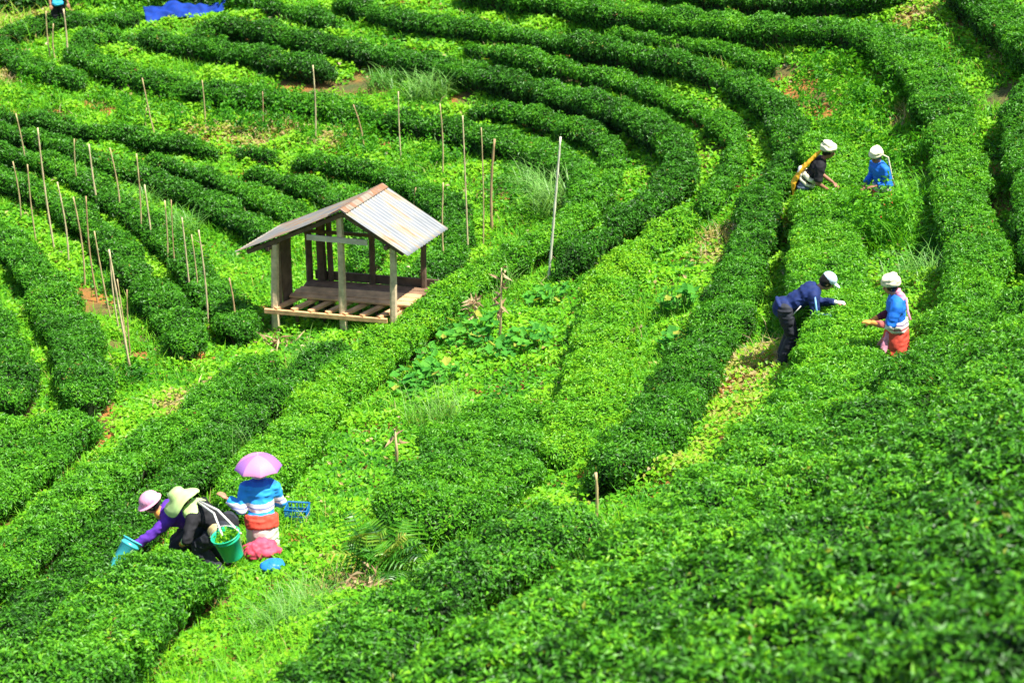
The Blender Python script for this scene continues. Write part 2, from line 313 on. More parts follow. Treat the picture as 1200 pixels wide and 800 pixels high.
def hedge(idx, trace, w, h, tone, label):
    tone = np.array(tone if hasattr(tone, '__len__') else [tone]*len(trace), float)
    global total_leaves
    tr = np.array(trace, float); w = np.array(w if hasattr(w, '__len__') else [w]*len(tr), float)
    near = tr[len(tr)//2, 1] > 470 and tr[len(tr)//2, 0] > 450
    ym = np.interp(tr[:, 1], [60, 330, 420, 700], [.58, .57, .62, .70]); low_left = tr[len(tr)//2, 0] < 250 and tr[len(tr)//2, 1] > 470
    w = w*(.93 if near else ym); h = h*(.9 if near else .66 if low_left else .66)
    p = unproj(tr[:, 0], tr[:, 1], h*.95)
    S = catmull(np.c_[p[:, :2], w, tone], .13); c = S[:, :2]; w = S[:, 2].copy(); tone = S[:, 3].copy()
    n = len(c); arc = np.r_[0, np.cumsum(np.linalg.norm(np.diff(c, axis=0), axis=1))]; Lr = arc[-1]
    t = nrm(np.gradient(c, axis=0)); sd = np.c_[t[:, 1], -t[:, 0]]
    gz = hsmooth(c[:, 0], c[:, 1])
    # separate bushes show as shallow dips every 1.0-1.6 m
    ph = np.cumsum(np.r_[0, np.diff(arc)]/(1.25+.5*noise(np.c_[arc, arc*0, arc*0+idx], .5, 4)[:n])); dip = np.abs(np.sin(np.pi*ph))**.45
    e = np.minimum(arc, Lr-arc); endf = np.clip(e/.55, 0, 1); endf = np.sqrt(np.maximum(1-(1-endf)**2, .0)); endf = np.maximum(endf, .05)
    hw = h*(.80+.20*dip)*(.55+.45*endf)*(.93+.14*noise(np.c_[c, c[:, :1]*0], .7, 2)); ww = w*(.84+.16*dip)*endf*(.92+.16*noise(np.c_[c, c[:, :1]*0], .9, 8))
    m = len(PROF)
    P = np.zeros((n, m, 3)); P[:, :, :2] = c[:, None]+sd[:, None]*(PROF[None, :, :1]*ww[:, None, None])
    gside = hsmooth(P[:, :, 0], P[:, :, 1]); base = .35*gside+.65*gz[:, None]
    P[:, :, 2] = np.where(PROF[None, :, 1] < .3, gside, base)+PROF[None, :, 1]*hw[:, None]
    Vf = P.reshape(-1, 3); mid = np.c_[c, gz+hw*.5]; out = nrm(Vf-np.repeat(mid, m, 0))
    bump = (fbm(Vf, 1.7, 21)-.5)*.38+(noise(Vf, 5., 31)-.5)*.10
    Vf = Vf+out*bump[:, None]; Vhull = Vf-out*.05
    i, j = np.meshgrid(np.arange(m-1), np.arange(n-1)); q = (j*m+i).ravel(); F = np.c_[q, q+1, q+1+m, q+m]
    caps = [np.arange(m)[None], (np.arange(m)[::-1]+(n-1)*m)[None]]
    # leaf scatter on the quads
    a, b_, c_, d_ = (Vf[F[:, k]] for k in range(4)); cr = np.cross(c_-a, d_-b_); area = np.linalg.norm(cr, axis=1)/2; fn = nrm(cr)
    cen = (a+b_+c_+d_)/4
    if (fn*out[F[:, 0]]).sum() < 0: fn = -fn
    seg = F[:, 0] % m; hv = (PROF[seg, 1]+PROF[seg+1, 1])/2
    _, _, z = to_px(cen); vis = inview(cen)
    facing = (fn*(CAM-cen)).sum(1)/np.linalg.norm(CAM-cen, axis=1)
    L = np.interp(z, [12, 17, 22, 30, 40, 55], [.072, .064, .052, .055, .068, .088])
    dens = 3.0/(.5*L*L*.46)*np.where(hv < .58, .16+.6*hv, 1)*np.where(facing < -.35, .35, 1)*vis
    cnt = rng.poisson(area*dens); fi = np.repeat(np.arange(len(F)), cnt); k = len(fi)
    u, v = rng.random((2, k, 1)); pp = (a[fi]*(1-u)+b_[fi]*u)*(1-v)+(d_[fi]*(1-u)+c_[fi]*u)*v
    depth = rng.random(k)**1.5*.12; pn = fn[fi]
    up = np.array([0, 0, 1.])
    sprig = (noise(pp, 7, 71)-.45)*np.interp(z[fi], [16, 26], [.24, .17])
    pp = pp+pn*(.035-depth+np.maximum(sprig, -.02))[:, None]
    ln = nrm(pn+up*.35)
    hvl = hv[fi]; young_lit = np.clip((hvl-.55)/.4, 0, 1)  # lower-flank and deep leaves tinted darker: old leaf tone plus painted-in shade
    tn = tone[np.minimum(F[fi, 0]//m, n-1)]+.05+(fbm(pp, 1.1, 41)-.5)*.34+(noise(pp, 5., 43)-.5)*np.interp(z[fi], [16, 28], [.34, .22])+rng.normal(0, 1, k)*np.interp(z[fi], [14, 26], [.15, .09])-np.interp(z[fi], [15, 27], [.09, 0])-.18*(1-young_lit)-depth*1.5
    tn = np.clip(tn, .02, .86); odd = rng.random(k); brown = .002+.012*(noise(pp, 1.6, 77) > .75); tn = np.where(odd < brown, rng.uniform(.9, 1, k), tn)
    Ll = L[fi]; nearm = z[fi] < 21
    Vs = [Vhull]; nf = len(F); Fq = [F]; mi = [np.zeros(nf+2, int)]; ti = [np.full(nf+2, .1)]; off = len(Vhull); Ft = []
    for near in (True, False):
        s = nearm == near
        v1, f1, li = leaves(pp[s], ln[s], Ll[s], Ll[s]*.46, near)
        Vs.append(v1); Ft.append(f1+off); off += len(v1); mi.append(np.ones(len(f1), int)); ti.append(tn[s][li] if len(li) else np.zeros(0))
    total_leaves += k
    V = np.vstack(Vs); o0 = np.array([c[n//2, 0], c[n//2, 1], gz[n//2]])
    root = bpy.data.objects.new('tea_hedge', None); link(root); root.location = o0; root.empty_display_size = .2
    tag(root, label, 'tea hedge', 'tea hedges along the terraces')
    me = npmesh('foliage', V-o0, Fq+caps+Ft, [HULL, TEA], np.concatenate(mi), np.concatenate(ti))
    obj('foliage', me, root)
    # woody stems under the leaf table
    k = int(Lr/.11); ai = np.sort(rng.integers(2, max(n-2, 3), k*2)); sg = rng.choice([-1, 1], k*2)
    b0 = np.c_[c[ai]+sd[ai]*(sg*ww[ai]*rng.uniform(.18, .34, k*2))[:, None], np.zeros(k*2)]; b0[:, 2] = ground(b0[:, 0], b0[:, 1])-.03
    b1 = np.c_[c[ai]+sd[ai]*(sg*ww[ai]*rng.uniform(.34, .47, k*2))[:, None]+t[ai]*rng.normal(0, .12, (k*2, 1)), np.zeros(k*2)]; b1[:, 2] = gz[ai]+hw[ai]*rng.uniform(.5, .75, k*2)
    keep = inview(b0); b0, b1 = b0[keep], b1[keep]
    if len(b0):
        V = []; 
        for kk in range(3):
            an = 2*np.pi*kk/3; o = np.array([math.cos(an), math.sin(an), 0]); V += [b0+o*.013, b1+o*.006]
        V = np.stack(V, 1).reshape(-1, 3); i6 = np.arange(len(b0))*6
        F = np.concatenate([np.c_[i6+2*kk, i6+(2*kk+2) % 6, i6+(2*kk+3) % 6, i6+2*kk+1] for kk in range(3)])
        tag(obj('woody_stems', npmesh('woody_stems', V-o0, [F], [STEM]), root), kind='stuff')
    # footprint
    for q in range(n):
        r = max(ww[q]*.5, .05); ix = int((c[q, 0]-OCC_X0)/OCC_D); iy = int((c[q, 1]-OCC_Y0)/OCC_D); K = int(r*2/OCC_D)+3
        x0, x1, y0, y1 = max(ix-K, 0), min(ix+K, 680), max(iy-K, 0), min(iy+K, 850)
        if x0 >= x1 or y0 >= y1: continue
        gx, gy = np.meshgrid(OCC_X0+np.arange(x0, x1)*OCC_D, OCC_Y0+np.arange(y0, y1)*OCC_D)
        d = np.hypot(gx-c[q, 0], gy-c[q, 1])/r; OCC[y0:y1, x0:x1] = np.minimum(OCC[y0:y1, x0:x1], d)
for idx, (tr, w, h, tone, label) in enumerate(HG): hedge(idx, tr, w, h, tone, label)
print('tea leaves', total_leaves)
def occ(x, y):
    ix = np.clip(((x-OCC_X0)/OCC_D).astype(int), 0, 679); iy = np.clip(((y-OCC_Y0)/OCC_D).astype(int), 0, 849); return OCC[iy, ix]
# ------------------------------------------------------------------ ground cover (weeds and grass between the rows)
# bare or straw coloured spots read from the photograph: x, y, radius m, kind
SPOTS = [(273,160,.55,'dry'),(300,168,.4,'dry'),(238,158,.4,'dry'),(105,357,.45,'soil'),(98,345,.3,'soil'),(124,362,.25,'soil'),(137,407,.25,'soil'),(162,420,.22,'soil'),(175,398,.25,'soil'),(230,480,.55,'dry'),(218,492,.4,'dry'),
 (345,100,.5,'soil'),(375,106,.6,'soil'),(415,103,.5,'soil'),(445,104,.5,'soil'),(110,122,.3,'soil'),(128,128,.25,'soil'),(725,84,.4,'soil'),(745,88,.3,'soil'),(540,118,.4,'soil'),(600,127,.4,'soil'),(660,66,.4,'soil'),(845,42,.5,'soil'),(815,40,.5,'soil'),(870,44,.4,'soil'),(985,52,.4,'soil'),
 (915,88,.35,'soil'),(940,107,.4,'soil'),(957,122,.4,'soil'),(968,134,.35,'soil'),(1034,90,.3,'soil'),(1040,145,.25,'soil'),(1050,140,.3,'dry'),(1180,115,.5,'soil'),(1135,30,.3,'soil'),(1190,60,.4,'dry'),(1075,22,.4,'dry'),
 (882,430,.62,'dry'),(868,452,.45,'dry'),(905,425,.4,'dry'),(845,500,.4,'straw'),(858,480,.4,'straw'),(830,528,.35,'straw'),(800,560,.35,'straw'),(840,280,.35,'dry'),(836,300,.3,'dry'),(575,228,.35,'soil'),(590,232,.3,'soil'),(562,178,.3,'soil'),
 (420,150,.4,'dry'),(460,170,.3,'soil'),(390,170,.4,'dry'),(335,150,.5,'dry'),(10,30,1.3,'dry'),(25,20,1.2,'dry'),(5,95,.6,'dry'),(60,140,.4,'soil'),(1000,55,.4,'soil'),(360,480,.3,'straw'),(410,690,.35,'dry'),(700,70,.4,'soil'),(510,108,.4,'soil')]
sp = np.array([np.r_[at(x, y)[:2], r] for x, y, r, k in SPOTS]); sk = np.array([{'soil': 0, 'dry': 1, 'straw': 2}[k] for *_, k in SPOTS])
def spotfield(x, y):
    out = np.zeros((3, len(x)))
    for (sx, sy, r), k in zip(sp, sk):
        d = np.hypot(x-sx, (y-sy)*.8)/r; out[k] = np.maximum(out[k], np.clip(1.5-d, 0, 1))
    return out
def scatter_plan(dens, x0=-26, x1=26, y0=7, y1=76):
    n = int(dens*(x1-x0)*(y1-y0)); x = rng.uniform(x0, x1, n); y = rng.uniform(y0, y1, n)
    P = np.c_[x, y, hsmooth(x, y)+.1]; s = inview(P); return P[s]
P = scatter_plan(880); _, _, z = to_px(P)
keep = rng.random(len(P)) < np.clip(1.25-.014*z, .45, 1); P = P[keep]; z = z[keep]
o = occ(P[:, 0], P[:, 1]); keep = o > .72; P = P[keep]; z = z[keep]; o = o[keep]
nz = fbm(P, .5, 51); nz2 = fbm(P, 1.7, 53); sf = spotfield(P[:, 0], P[:, 1])
edge = rng.random(len(P))*.5
keep = (rng.random(len(P)) > np.maximum(sf[0]*1.35-.2, 0)) & (rng.random(len(P)) > sf[1]*.25) & (rng.random(len(P)) > np.clip((noise(P, 1.15, 57)-.80)*9, 0, .9))
P, z, o, nz, nz2 = P[keep], z[keep], o[keep], nz[keep], nz2[keep]; sf = sf[:, keep]
hgt = (.05+.55*np.clip(nz2-.42, 0, 1)+.5*np.clip(nz-.58, 0, 1))*np.clip((o-.6)*1.6, .35, 1)
P[:, 2] = ground(P[:, 0], P[:, 1])+hgt*rng.random(len(P))**.6
n = len(P); L = np.clip(.052+.0018*(z-12), .052, .13)
tn = .57+(nz-.5)*.5+(nz2-.5)*.9+rng.normal(0, .13, n)-.9*np.clip(nz-.58, 0, 1)
tn = np.clip(tn, .05, .76); mix = rng.random(n)
tn = np.where(mix < sf[1]*.75, rng.uniform(.80, .97, n), tn); tn = np.where((mix < sf[2]*.8), rng.uniform(.74, .9, n), tn)
tn = np.where(rng.random(n) < .012, rng.uniform(.85, 1, n), tn)
Nn = np.tile([0, -.15, 1.], (n, 1))
V1, F1, li = leaves(P, nrm(Nn), L, L*.62, False, spread=.55, lift=.3)
gc = obj('ground_cover', npmesh('ground_cover', V1, [F1], [WEED], None, tn[li])); tag(gc, 'bright green weeds covering the ground between the tea hedges', 'weeds', kind='stuff')
print('weeds', n)
# grass blades
P = scatter_plan(300); _, _, z = to_px(P); o = occ(P[:, 0], P[:, 1]); nz = fbm(P, .45, 61); sf = spotfield(P[:, 0], P[:, 1])
keep = (o > .9) & (rng.random(len(P)) < np.clip((nz-.36)*3.2, .12, 1)) & (rng.random(len(P)) > sf[0]); P, z, nz = P[keep], z[keep], nz[keep]; sf = sf[:, keep]
P[:, 2] = ground(P[:, 0], P[:, 1])-.01; n = len(P)
V, Q, T, qi, ti = blades(P, rng.uniform(.12, .34, n)*(.7+.8*nz), .006+.00035*z, rng.uniform(.3, 1, n), seg=2)
tn = np.clip(.5+rng.normal(0, .12, n)+(nz-.5)*.4, .1, .77); tn = np.where(rng.random(n) < sf[1]+.03, rng.uniform(.85, 1, n), tn)
gr = obj('grass', npmesh('grass', V, [Q, T], [WEED], None, np.r_[tn[qi], tn[ti]])); tag(gr, 'loose grass blades growing among the weeds between the hedges', 'grass', kind='stuff')
print('grass', n)
# ------------------------------------------------------------------ tall grass clumps and other plants, each a thing of its own
def clump(name, x, y, n, hh, spread, mat, tlo, thi, label, cat, lean=(.5, 1.1), w=.010, group=None):
    o = at(x, y); P = np.zeros((n, 3)); n = int(n*.7); P = np.zeros((n, 3)); w = w*1.35; r = rng.random(n)**.6*spread; a = rng.uniform(0, 6.283, n)
    P[:, 0] = r*np.cos(a); P[:, 1] = r*np.sin(a); P[:, 2] = ground(o[0]+P[:, 0], o[1]+P[:, 1])-o[2]-.02
    V, Q, T, qi, ti = blades(P, rng.uniform(.55, 1.1, n)*hh, np.full(n, w), rng.uniform(*lean, n), seg=4, droop=.55)
    tn = rng.uniform(tlo, thi, n)
    return tag(obj(name, npmesh(name, V, [Q, T], [mat], None, np.r_[tn[qi], tn[ti]]), loc=o), label, cat, group)
GG = 'tall grass clumps between the hedges'
clump('grass_clump', 505, 112, 420, .95, .55, SILVER, .1, .8, 'large silvery grass clump above the long curved hedge, above the roof', 'grass clump', w=.018, group=GG)
clump('grass_clump', 455, 100, 260, .7, .5, SILVER, .0, .5, 'smaller grey green grass clump left of the large silvery one', 'grass clump', w=.018, group=GG)
clump('grass_clump', 648, 250, 420, 1.15, .4, SILVER, .2, .9, 'tall silvery grass clump beside the tallest white pole', 'grass clump', w=.014, group=GG)
clump('grass_clump', 628, 225, 320, .9, .5, SILVER, .1, .6, 'silvery grass clump up the slope from the tallest white pole', 'grass clump', w=.014, group=GG)
clump('grass_clump', 205, 275, 260, .8, .6, SILVER, .0, .5, 'grey green grass clump among the poles left of the hut', 'grass clump', w=.014, group=GG)
clump('grass_clump', 172, 240, 220, .7, .6, SILVER, .0, .5, 'grey green grass clump at the top of the pole rows, upper left', 'grass clump', w=.014, group=GG)
clump('grass_clump', 330, 452, 110, .75, .5, SILVER, .4, 1, 'pale thin grass clump in the gap below the hut', 'grass clump', (.3, .9), .008, GG)
clump('grass_clump', 372, 428, 120, .75, .5, SILVER, .4, 1, 'pale thin grass clump under the corner of the hut floor', 'grass clump', (.3, .9), .008, GG)
clump('grass_clump', 258, 545, 110, .8, .5, SILVER, .5, 1, 'pale bent grass stalks left of the pink umbrella', 'grass clump', (.2, .8), .007, GG)
clump('grass_clump', 510, 500, 170, .85, .4, SILVER, .4, 1, 'pale upright grass clump left of the broad rounded hedge', 'grass clump', (.2, .8), .009, GG)
clump('grass_clump', 335, 738, 260, .6, .38, SILVER, .1, .7, 'grass clump on the open slope below the blue bag', 'grass clump', (.5, 1.1), .009, GG)
clump('grass_clump', 362, 716, 130, .6, .3, SILVER, .5, 1, 'pale grass clump between the fern and the blue bag', 'grass clump', (.4, 1), .007, GG)
clump('grass_clump', 1048, 290, 260, .9, .5, WEED, .25, .6, 'dark green grass clump uphill of the embroidered picker', 'grass clump', (.5, 1.1), .014, GG)
clump('grass_clump', 1078, 330, 220, .7, .5, SILVER, .1, .7, 'pale grass clump just uphill right of the embroidered picker', 'grass clump', (.5, 1.1), .012, GG)
clump('grass_clump', 1060, 245, 240, .8, .5, WEED, .3, .65, 'grass clump against the foot of the long tall hedge', 'grass clump', (.5, 1.1), .014, GG)
clump('grass_clump', 1035, 258, 300, .85, .35, WEED, .3, .65, 'grass clump hiding the feet of the picker in blue', 'grass clump', (.4, 1), .014, GG)
clump('grass_clump', 580, 345, 150, .8, .4, SILVER, .2, .9, 'grass clump beside the dead maize stalk', 'grass clump', (.3, .9), .010, GG)
clump('grass_clump', 20, 40, 300, .9, 1.2, WEED, .5, .95, 'half dry grass clump in the top left corner', 'grass clump', (.4, 1.), .022, GG)

def weedy(x, y, n, r, h, lo, hi, label):
    """a leafy weed: stems with leaves all the way up"""
    o = at(x, y); ns = max(6, n//22); V = []; F = []; T = []; off = 0
    a = rng.uniform(0, 6.283, ns); rr = rng.random(ns)**.5*r; sx, sy = rr*np.cos(a), rr*np.sin(a); hh = rng.uniform(.5, 1.1, ns)*h
    si = rng.integers(0, ns, n); t = rng.random(n)**.7
    P = np.c_[sx[si]*(1+.4*t)+rng.normal(0, .05, n), sy[si]*(1+.4*t)+rng.normal(0, .05, n), hh[si]*t]
    P[:, 2] += ground(o[0]+sx[si], o[1]+sy[si])-o[2]
    v, f, li = leaves(P, nrm(np.c_[P[:, 0], P[:, 1], np.full(n, .5)]), .10, .045, False, .7, .5)
    tn = rng.uniform(lo, hi, n)
    return tag(obj('leafy_weed', npmesh('leafy_weed', v, [f], [WEED], None, tn[li]), loc=o), label, 'weed', 'leafy weeds on the banks')
weedy(1000, 110, 1500, 1.0, .6, .15, .6, 'largest patch of tall dark weed on the bank inside the upper right bend')
weedy(975, 75, 900, .8, .5, .2, .6, 'tall weed below the black shadow of the top hedge')
weedy(1020, 130, 900, .7, .5, .2, .65, 'tall weed beside the black shadow in the upper right bend')
weedy(1000, 160, 700, .6, .45, .15, .55, 'tall weed just above the pair of upper pickers')
weedy(1045, 195, 700, .5, .5, .2, .6, 'tall weed right of the picker in blue, at the hedge foot')
weedy(275, 145, 900, .9, .6, .15, .5, 'dark upright weed above the pale dry patch')
weedy(330, 140, 900, .9, .6, .15, .5, 'dark upright weed right of the pale dry patch')
weedy(215, 135, 800, .9, .55, .15, .5, 'dark upright weed left of the pale dry patch')
weedy(400, 160, 800, .8, .55, .2, .55, 'dark weed above the arching hedge over the hut roof')
weedy(440, 175, 700, .7, .55, .2, .55, 'dark weed left of the pole nearest above the roof ridge')
weedy(160, 125, 700, .8, .5, .2, .6, 'dark weed at the crossed poles in the upper left')
weedy(30, 115, 800, .9, .5, .2, .6, 'weed at the left edge below the hooked hedge')
weedy(160, 452, 260, .25, .35, .1, .3, 'dark green weed at the foot of the leaning poles')
weedy(510, 185, 700, .7, .5, .2, .55, 'weed among the poles right of the roof')
weedy(1032, 282, 1500, .5, 1.0, .3, .65, 'tall weeds in front of the picker in blue, hiding her legs')
weedy(600, 230, 500, .5, .5, .2, .5, 'weed at the foot of the thick brown pole')

def broadplant(x, y, n, r, h, label):
    o = at(x, y); root = bpy.data.objects.new('broadleaf_plant', None); link(root); root.location = o; root.empty_display_size = .2
    V = []; F = []; tn = []; st = MB(); off = 0
    for k in range(n):
        a = random.uniform(0, 6.283); q = r*random.random()**.5; px, py = q*math.cos(a), q*math.sin(a); g0 = float(ground(o[0]+px, o[1]+py))-o[2]; hz = g0+h*random.uniform(.4, 1)
        R0 = random.uniform(.04, .085); tl = rng.normal(0, .35, 2); base = np.array([px, py, hz]); m = 10
        vs = [base-np.array([0, 0, .025])]
        hd = random.uniform(0, 6.283)
        for j in range(m):
            t = 2*math.pi*j/m; rr = R0*(1+.18*math.cos(t*5))*(.45 if j == 0 else 1); d = np.array([math.cos(t+hd)*rr, math.sin(t+hd)*rr, 0]); d[2] = d[0]*tl[0]+d[1]*tl[1]; vs.append(base+d)
        V += vs; F += [(off, off+1+j, off+1+(j+1) % m) for j in range(m)]; off += m+1; tn += [random.uniform(.1, .75) if random.random() > .06 else 1]*m
        st.tube([(px*.8, py*.8, g0-.02), (px*.9, py*.9, g0+(hz-g0)*.6), (px, py, hz-.02)], .006, 4)
    obj('leaf_canopy', npmesh('leaf_canopy', np.array(V), [np.array(F)], [BROAD], None, np.array(tn)), root)
    obj('leaf_stalks', st.mesh('leaf_stalks', flat('green_stalk', (.10, .22, .03)), True), root)
    tag(root, label, 'plant', 'big leaved plants between the hedges')
broadplant(525, 408, 110, .85, .4, 'widest patch of blue green big leaves, left of the maize stalk')
broadplant(500, 455, 90, .55, .35, 'big leaved plant spilling over the hedge edge below the maize stalk')
broadplant(600, 420, 90, .6, .35, 'big leaved plant at the foot of the maize stalk')
broadplant(640, 360, 40, .35, .35, 'big leaved plant right of the maize stalk, near the tall white pole')
broadplant(788, 372, 60, .38, .5, 'bluish big leaved plant right of the bright middle hedge')
broadplant(796, 410, 50, .38, .35, 'low big leaved plant between the bright middle hedge and the dull one')
broadplant(480, 470, 40, .35, .3, 'small big leaved plant nearest the open slope')

# big fern
def fern(x, y):
    o = at(x, y); root = bpy.data.objects.new('fern', None); link(root); root.location = o
    tag(root, 'big arching fern with yellowing fronds beside the broad rounded hedge', 'fern')
    for k in range(44):
        a = random.uniform(0, 6.283) if k > 8 else random.uniform(3.6, 6.6); Lf = random.uniform(.65, 1.15); el = random.uniform(.95, 1.5); tone = random.choice([.12, .3, .42, .5, .6, .75, .9])
        b0 = np.array([random.gauss(0, .13), random.gauss(0, .10), 0.]); d = np.array([math.cos(a), math.sin(a), 0]); s = np.array([-d[1], d[0], 0])
        cen = []; N = 11
        for j in range(N+1):
            t = j/N; cen.append(b0+d*Lf*t*math.cos(el)*1.1+np.array([0, 0, Lf*(math.sin(el)*t-.5*t*t)])+np.array([0, 0, .1]))
        V = []; F = []; st = MB(); st.tube([b0]+cen, [.006]*(N+1)+[.002], 4)
        for j in range(2, N):
            ln = .22*math.sin(math.pi*(j/N)**.75)+.03; ax = nrm(cen[j+1 if j < N else j]-cen[j-1])
            for sg in (-1, 1):
                tip = cen[j]+s*sg*ln+ax*ln*.45-np.array([0, 0, ln*.35]); w = ax*.009; i0 = len(V)
                V += [cen[j]-w, cen[j]+w, (cen[j]+tip)/2+w*1.1+np.array([0, 0, .01]), tip, (cen[j]+tip)/2-w*1.1+np.array([0, 0, .01])]; F.append((i0, i0+1, i0+2, i0+3, i0+4))
        nst = len(st.v); V2 = np.vstack([np.array([tuple(v) for v in st.v]), np.array(V)])
        q = np.array([f for f in st.f if len(f) == 4]); F5 = np.array(F)+nst
        obj('frond', npmesh('frond', V2, [q, F5], [FERN], None, np.r_[np.full(len(q), tone), np.clip(tone+rng.normal(0, .08, len(F5)), 0, 1)]), root)
fern(452, 684)
def pile(name, x, y, n, r, hh, label, cat, mat, L=.16, W=.05):
    o = at(x, y); P = rng.normal(0, r*.5, (n, 3)); P[:, 2] = np.abs(P[:, 2])*hh+.02+ground(o[0]+P[:, 0], o[1]+P[:, 1])-o[2]
    v, f, li = leaves(P, np.tile([0, 0, 1.], (n, 1)), L, W, True, 1.3, .5); tn = rng.random(n)
    return tag(obj(name, npmesh(name, v, [f], [mat], None, tn[li]), loc=o), label, cat)
pile('dry_leaf_pile', 425, 702, 120, .22, 1.2, 'pale dried leaves heaped below the fern', 'dry leaves', DRY)
pile('brushwood_pile', 326, 404, 60, .22, .6, 'small pale heap of wood bits in front of the hut', 'brushwood', DRY, .28, .035)
weedy(312, 664, 700, .33, .22, .4, .7, 'low weeds round the hem of the umbrella woman')
pile('dry_grass_tuft', 230, 480, 150, .4, .8, 'straw coloured dry tuft at the end of the pole hedges', 'dry grass', DRY, .22, .02)

# ------------------------------------------------------------------ bamboo poles
BAM = []
for nm, c in (('pale_bamboo', (.62, .50, .28)), ('tan_bamboo', (.54, .41, .20)), ('brown_bamboo', (.46, .30, .15)), ('white_bamboo', (.74, .70, .52))):
    BAM.append(flat(nm, c, .6, .3, 6))
def pole(xb, yb, xt, yt, r, m, label, group='bamboo poles between the hedges', name='bamboo_pole', cat='pole'):
    r = r*.92; b0 = at(xb, yb); _, _, z = to_px(b0[None]); z = float(z[0])
    Hh = (yb-yt)/(FPX/z)/math.cos(PITCH); dx = (xt-xb)/(FPX/z)
    n = max(4, int(Hh/.28)); mb = MB(); P = []; rs = []; bend = random.uniform(-.06, .06); by = random.uniform(-.05, .05)
    for k in range(n*2+1):
        t = k/(n*2); P.append((dx*t+bend*math.sin(math.pi*t), by*t, -.15*(1-t)+Hh*t)); rs.append(r*(1.28 if k % 2 == 0 else .93)*(1-.35*t))
    mb.tube(P, rs, 7)
    return tag(obj(name, mb.mesh(name, BAM[m]), loc=b0), label, cat, group)
POLES = [(2,248,1,209,.016,1,'short visible pole hugging the left edge, below the hooked hedge level'),
 (24,263,24,191,.016,1,'slim tan pole, second from the left edge'),
 (32,205,27,136,.015,1,'slim tan pole highest up the slope at the far left'),
 (43,285,43,194,.016,1,'tan pole just right of the second pole from the left edge'),
 (65,297,60,156,.02,0,'long pale pole leaning slightly left, near the left edge'),
 (80,315,77,217,.018,0,'pale pole just right of the long leaning one near the left edge'),
 (94,232,94,168,.015,1,'slim pole beyond the hedge, directly uphill of the one by the orange earth patch'),
 (99,337,97,235,.018,1,'tan pole whose foot stands above the large orange earth patch'),
 (117,250,112,174,.022,0,'thick pale pole leaning left, upper row of poles'),
 (115,352,113,232,.017,2,'brown pole between the two orange earth patches'),
 (132,378,121,270,.016,1,'tan pole leaning left beside the right orange earth patch'),
 (141,262,137,178,.017,1,'tan pole right of the thick pale leaning pole, upper row'),
 (142,393,137,300,.015,0,'shorter pale pole just left of the longest leaning pair'),
 (155,440,141,297,.02,0,'longest pale pole of the leaning pair in the open gap, left one'),
 (151,436,147,330,.014,1,'thin tan pole tucked between the leaning pair'),
 (154,425,157,341,.014,2,'short brown pole, right one of the leaning pair in the open gap'),
 (165,287,169,188,.017,1,'tan pole leaning right in the upper row, above the grey grass'),
 (180,298,176,222,.018,0,'pale bent pole right of the one leaning right'),
 (195,320,200,238,.017,1,'tan pole leaning right, third from the end of the upper row'),
 (207,335,208,240,.012,2,'thin faint brown pole among the grey grass'),
 (224,354,221,255,.017,0,'straight pale pole left of the last pair before the hut'),
 (234,361,231,273,.014,1,'slim tan pole in the middle of the last three before the hut'),
 (244,390,242,270,.018,0,'long wavy pole, last pale one before the hut'),
 (275,392,273,325,.018,2,'dark brown stump pole against the hedge end left of the hut'),
 (290,404,287,376,.012,0,'tiny bent stick left of the hut post'),
 (60,72,60,18,.018,1,'left one of the group of three far poles, under the distant person'),
 (66,73,67,32,.018,1,'middle and shortest of the group of three far poles'),
 (79,80,81,17,.024,0,'thickest of the far poles, right of the distant person'),
 (183,160,172,95,.016,1,'pole leaning left, crossing at the upper left bank'),
 (173,152,174,126,.014,1,'short straight pole beside the leaning one on the upper left bank'),
 (241,160,241,98,.015,1,'pole standing at the left end of the pale dry patch'),
 (307,152,310,112,.014,2,'brown pole at the right end of the pale dry patch'),
 (369,174,371,85,.019,0,'tall pale pole on the weedy bank above the left roof slope'),
 (427,178,416,128,.016,2,'brown pole leaning left above the roof ridge'),
 (471,194,469,112,.017,0,'pale straight pole above the right roof slope'),
 (518,212,517,128,.018,1,'tan pole directly above the right roof corner'),
 (522,322,521,218,.018,1,'yellowish pole touching the right roof corner'),
 (549,308,544,145,.017,0,'long tan pole, first right of the roof corner pole'),
 (566,298,565,157,.014,1,'thin pole between the long tan one and the thick brown one'),
 (577,272,580,168,.03,2,'thick brown pole, standing on bare earth right of the roof'),
 (489,252,488,222,.014,2,'short brown stake just above the right roof slope'),
 (642,332,655,170,.026,3,'tallest whitest pole, leaning right beside silvery grass'),
 (697,610,697,550,.022,1,'short stake at the start of the low hedge near the bottom')]
for p in POLES: pole(*p)

# dead maize stalks
def maize(x, y, xt, yt, n, label):
    b0 = at(x, y); _, _, z = to_px(b0[None]); z = float(z[0]); Hh = (y-yt)/(FPX/z)/math.cos(PITCH); dx = (xt-x)/(FPX/z)
    root = bpy.data.objects.new('maize_stalk', None); link(root); root.location = b0; tag(root, label, 'dead stalk', 'dead stalks in the clearing')
    mb = MB(); mb.tube([(0, 0, -.1), (dx*.4+.02, 0, Hh*.4), (dx, 0, Hh)], [.022, .02, .010], 7); obj('stalk', mb.mesh('stalk', BAM[1]), root)
    t = rng.uniform(.45, 1, n); P = np.c_[dx*t+rng.normal(0, .02, n), rng.normal(0, .02, n), Hh*t]
    v, f, li = leaves(P, nrm(rng.normal(size=(n, 3))+[0, 0, -.4]), .20, .05, True, 1, .5); tn = rng.random(n)
    obj('husk', npmesh('husk', v, [f], [DRY], None, tn[li]), root)
maize(584, 414, 588, 318, 26, 'tall dead maize stalk with brown husks in the middle clearing')
maize(556, 385, 556, 350, 34, 'short pale husky maize stalk left of the tall one')
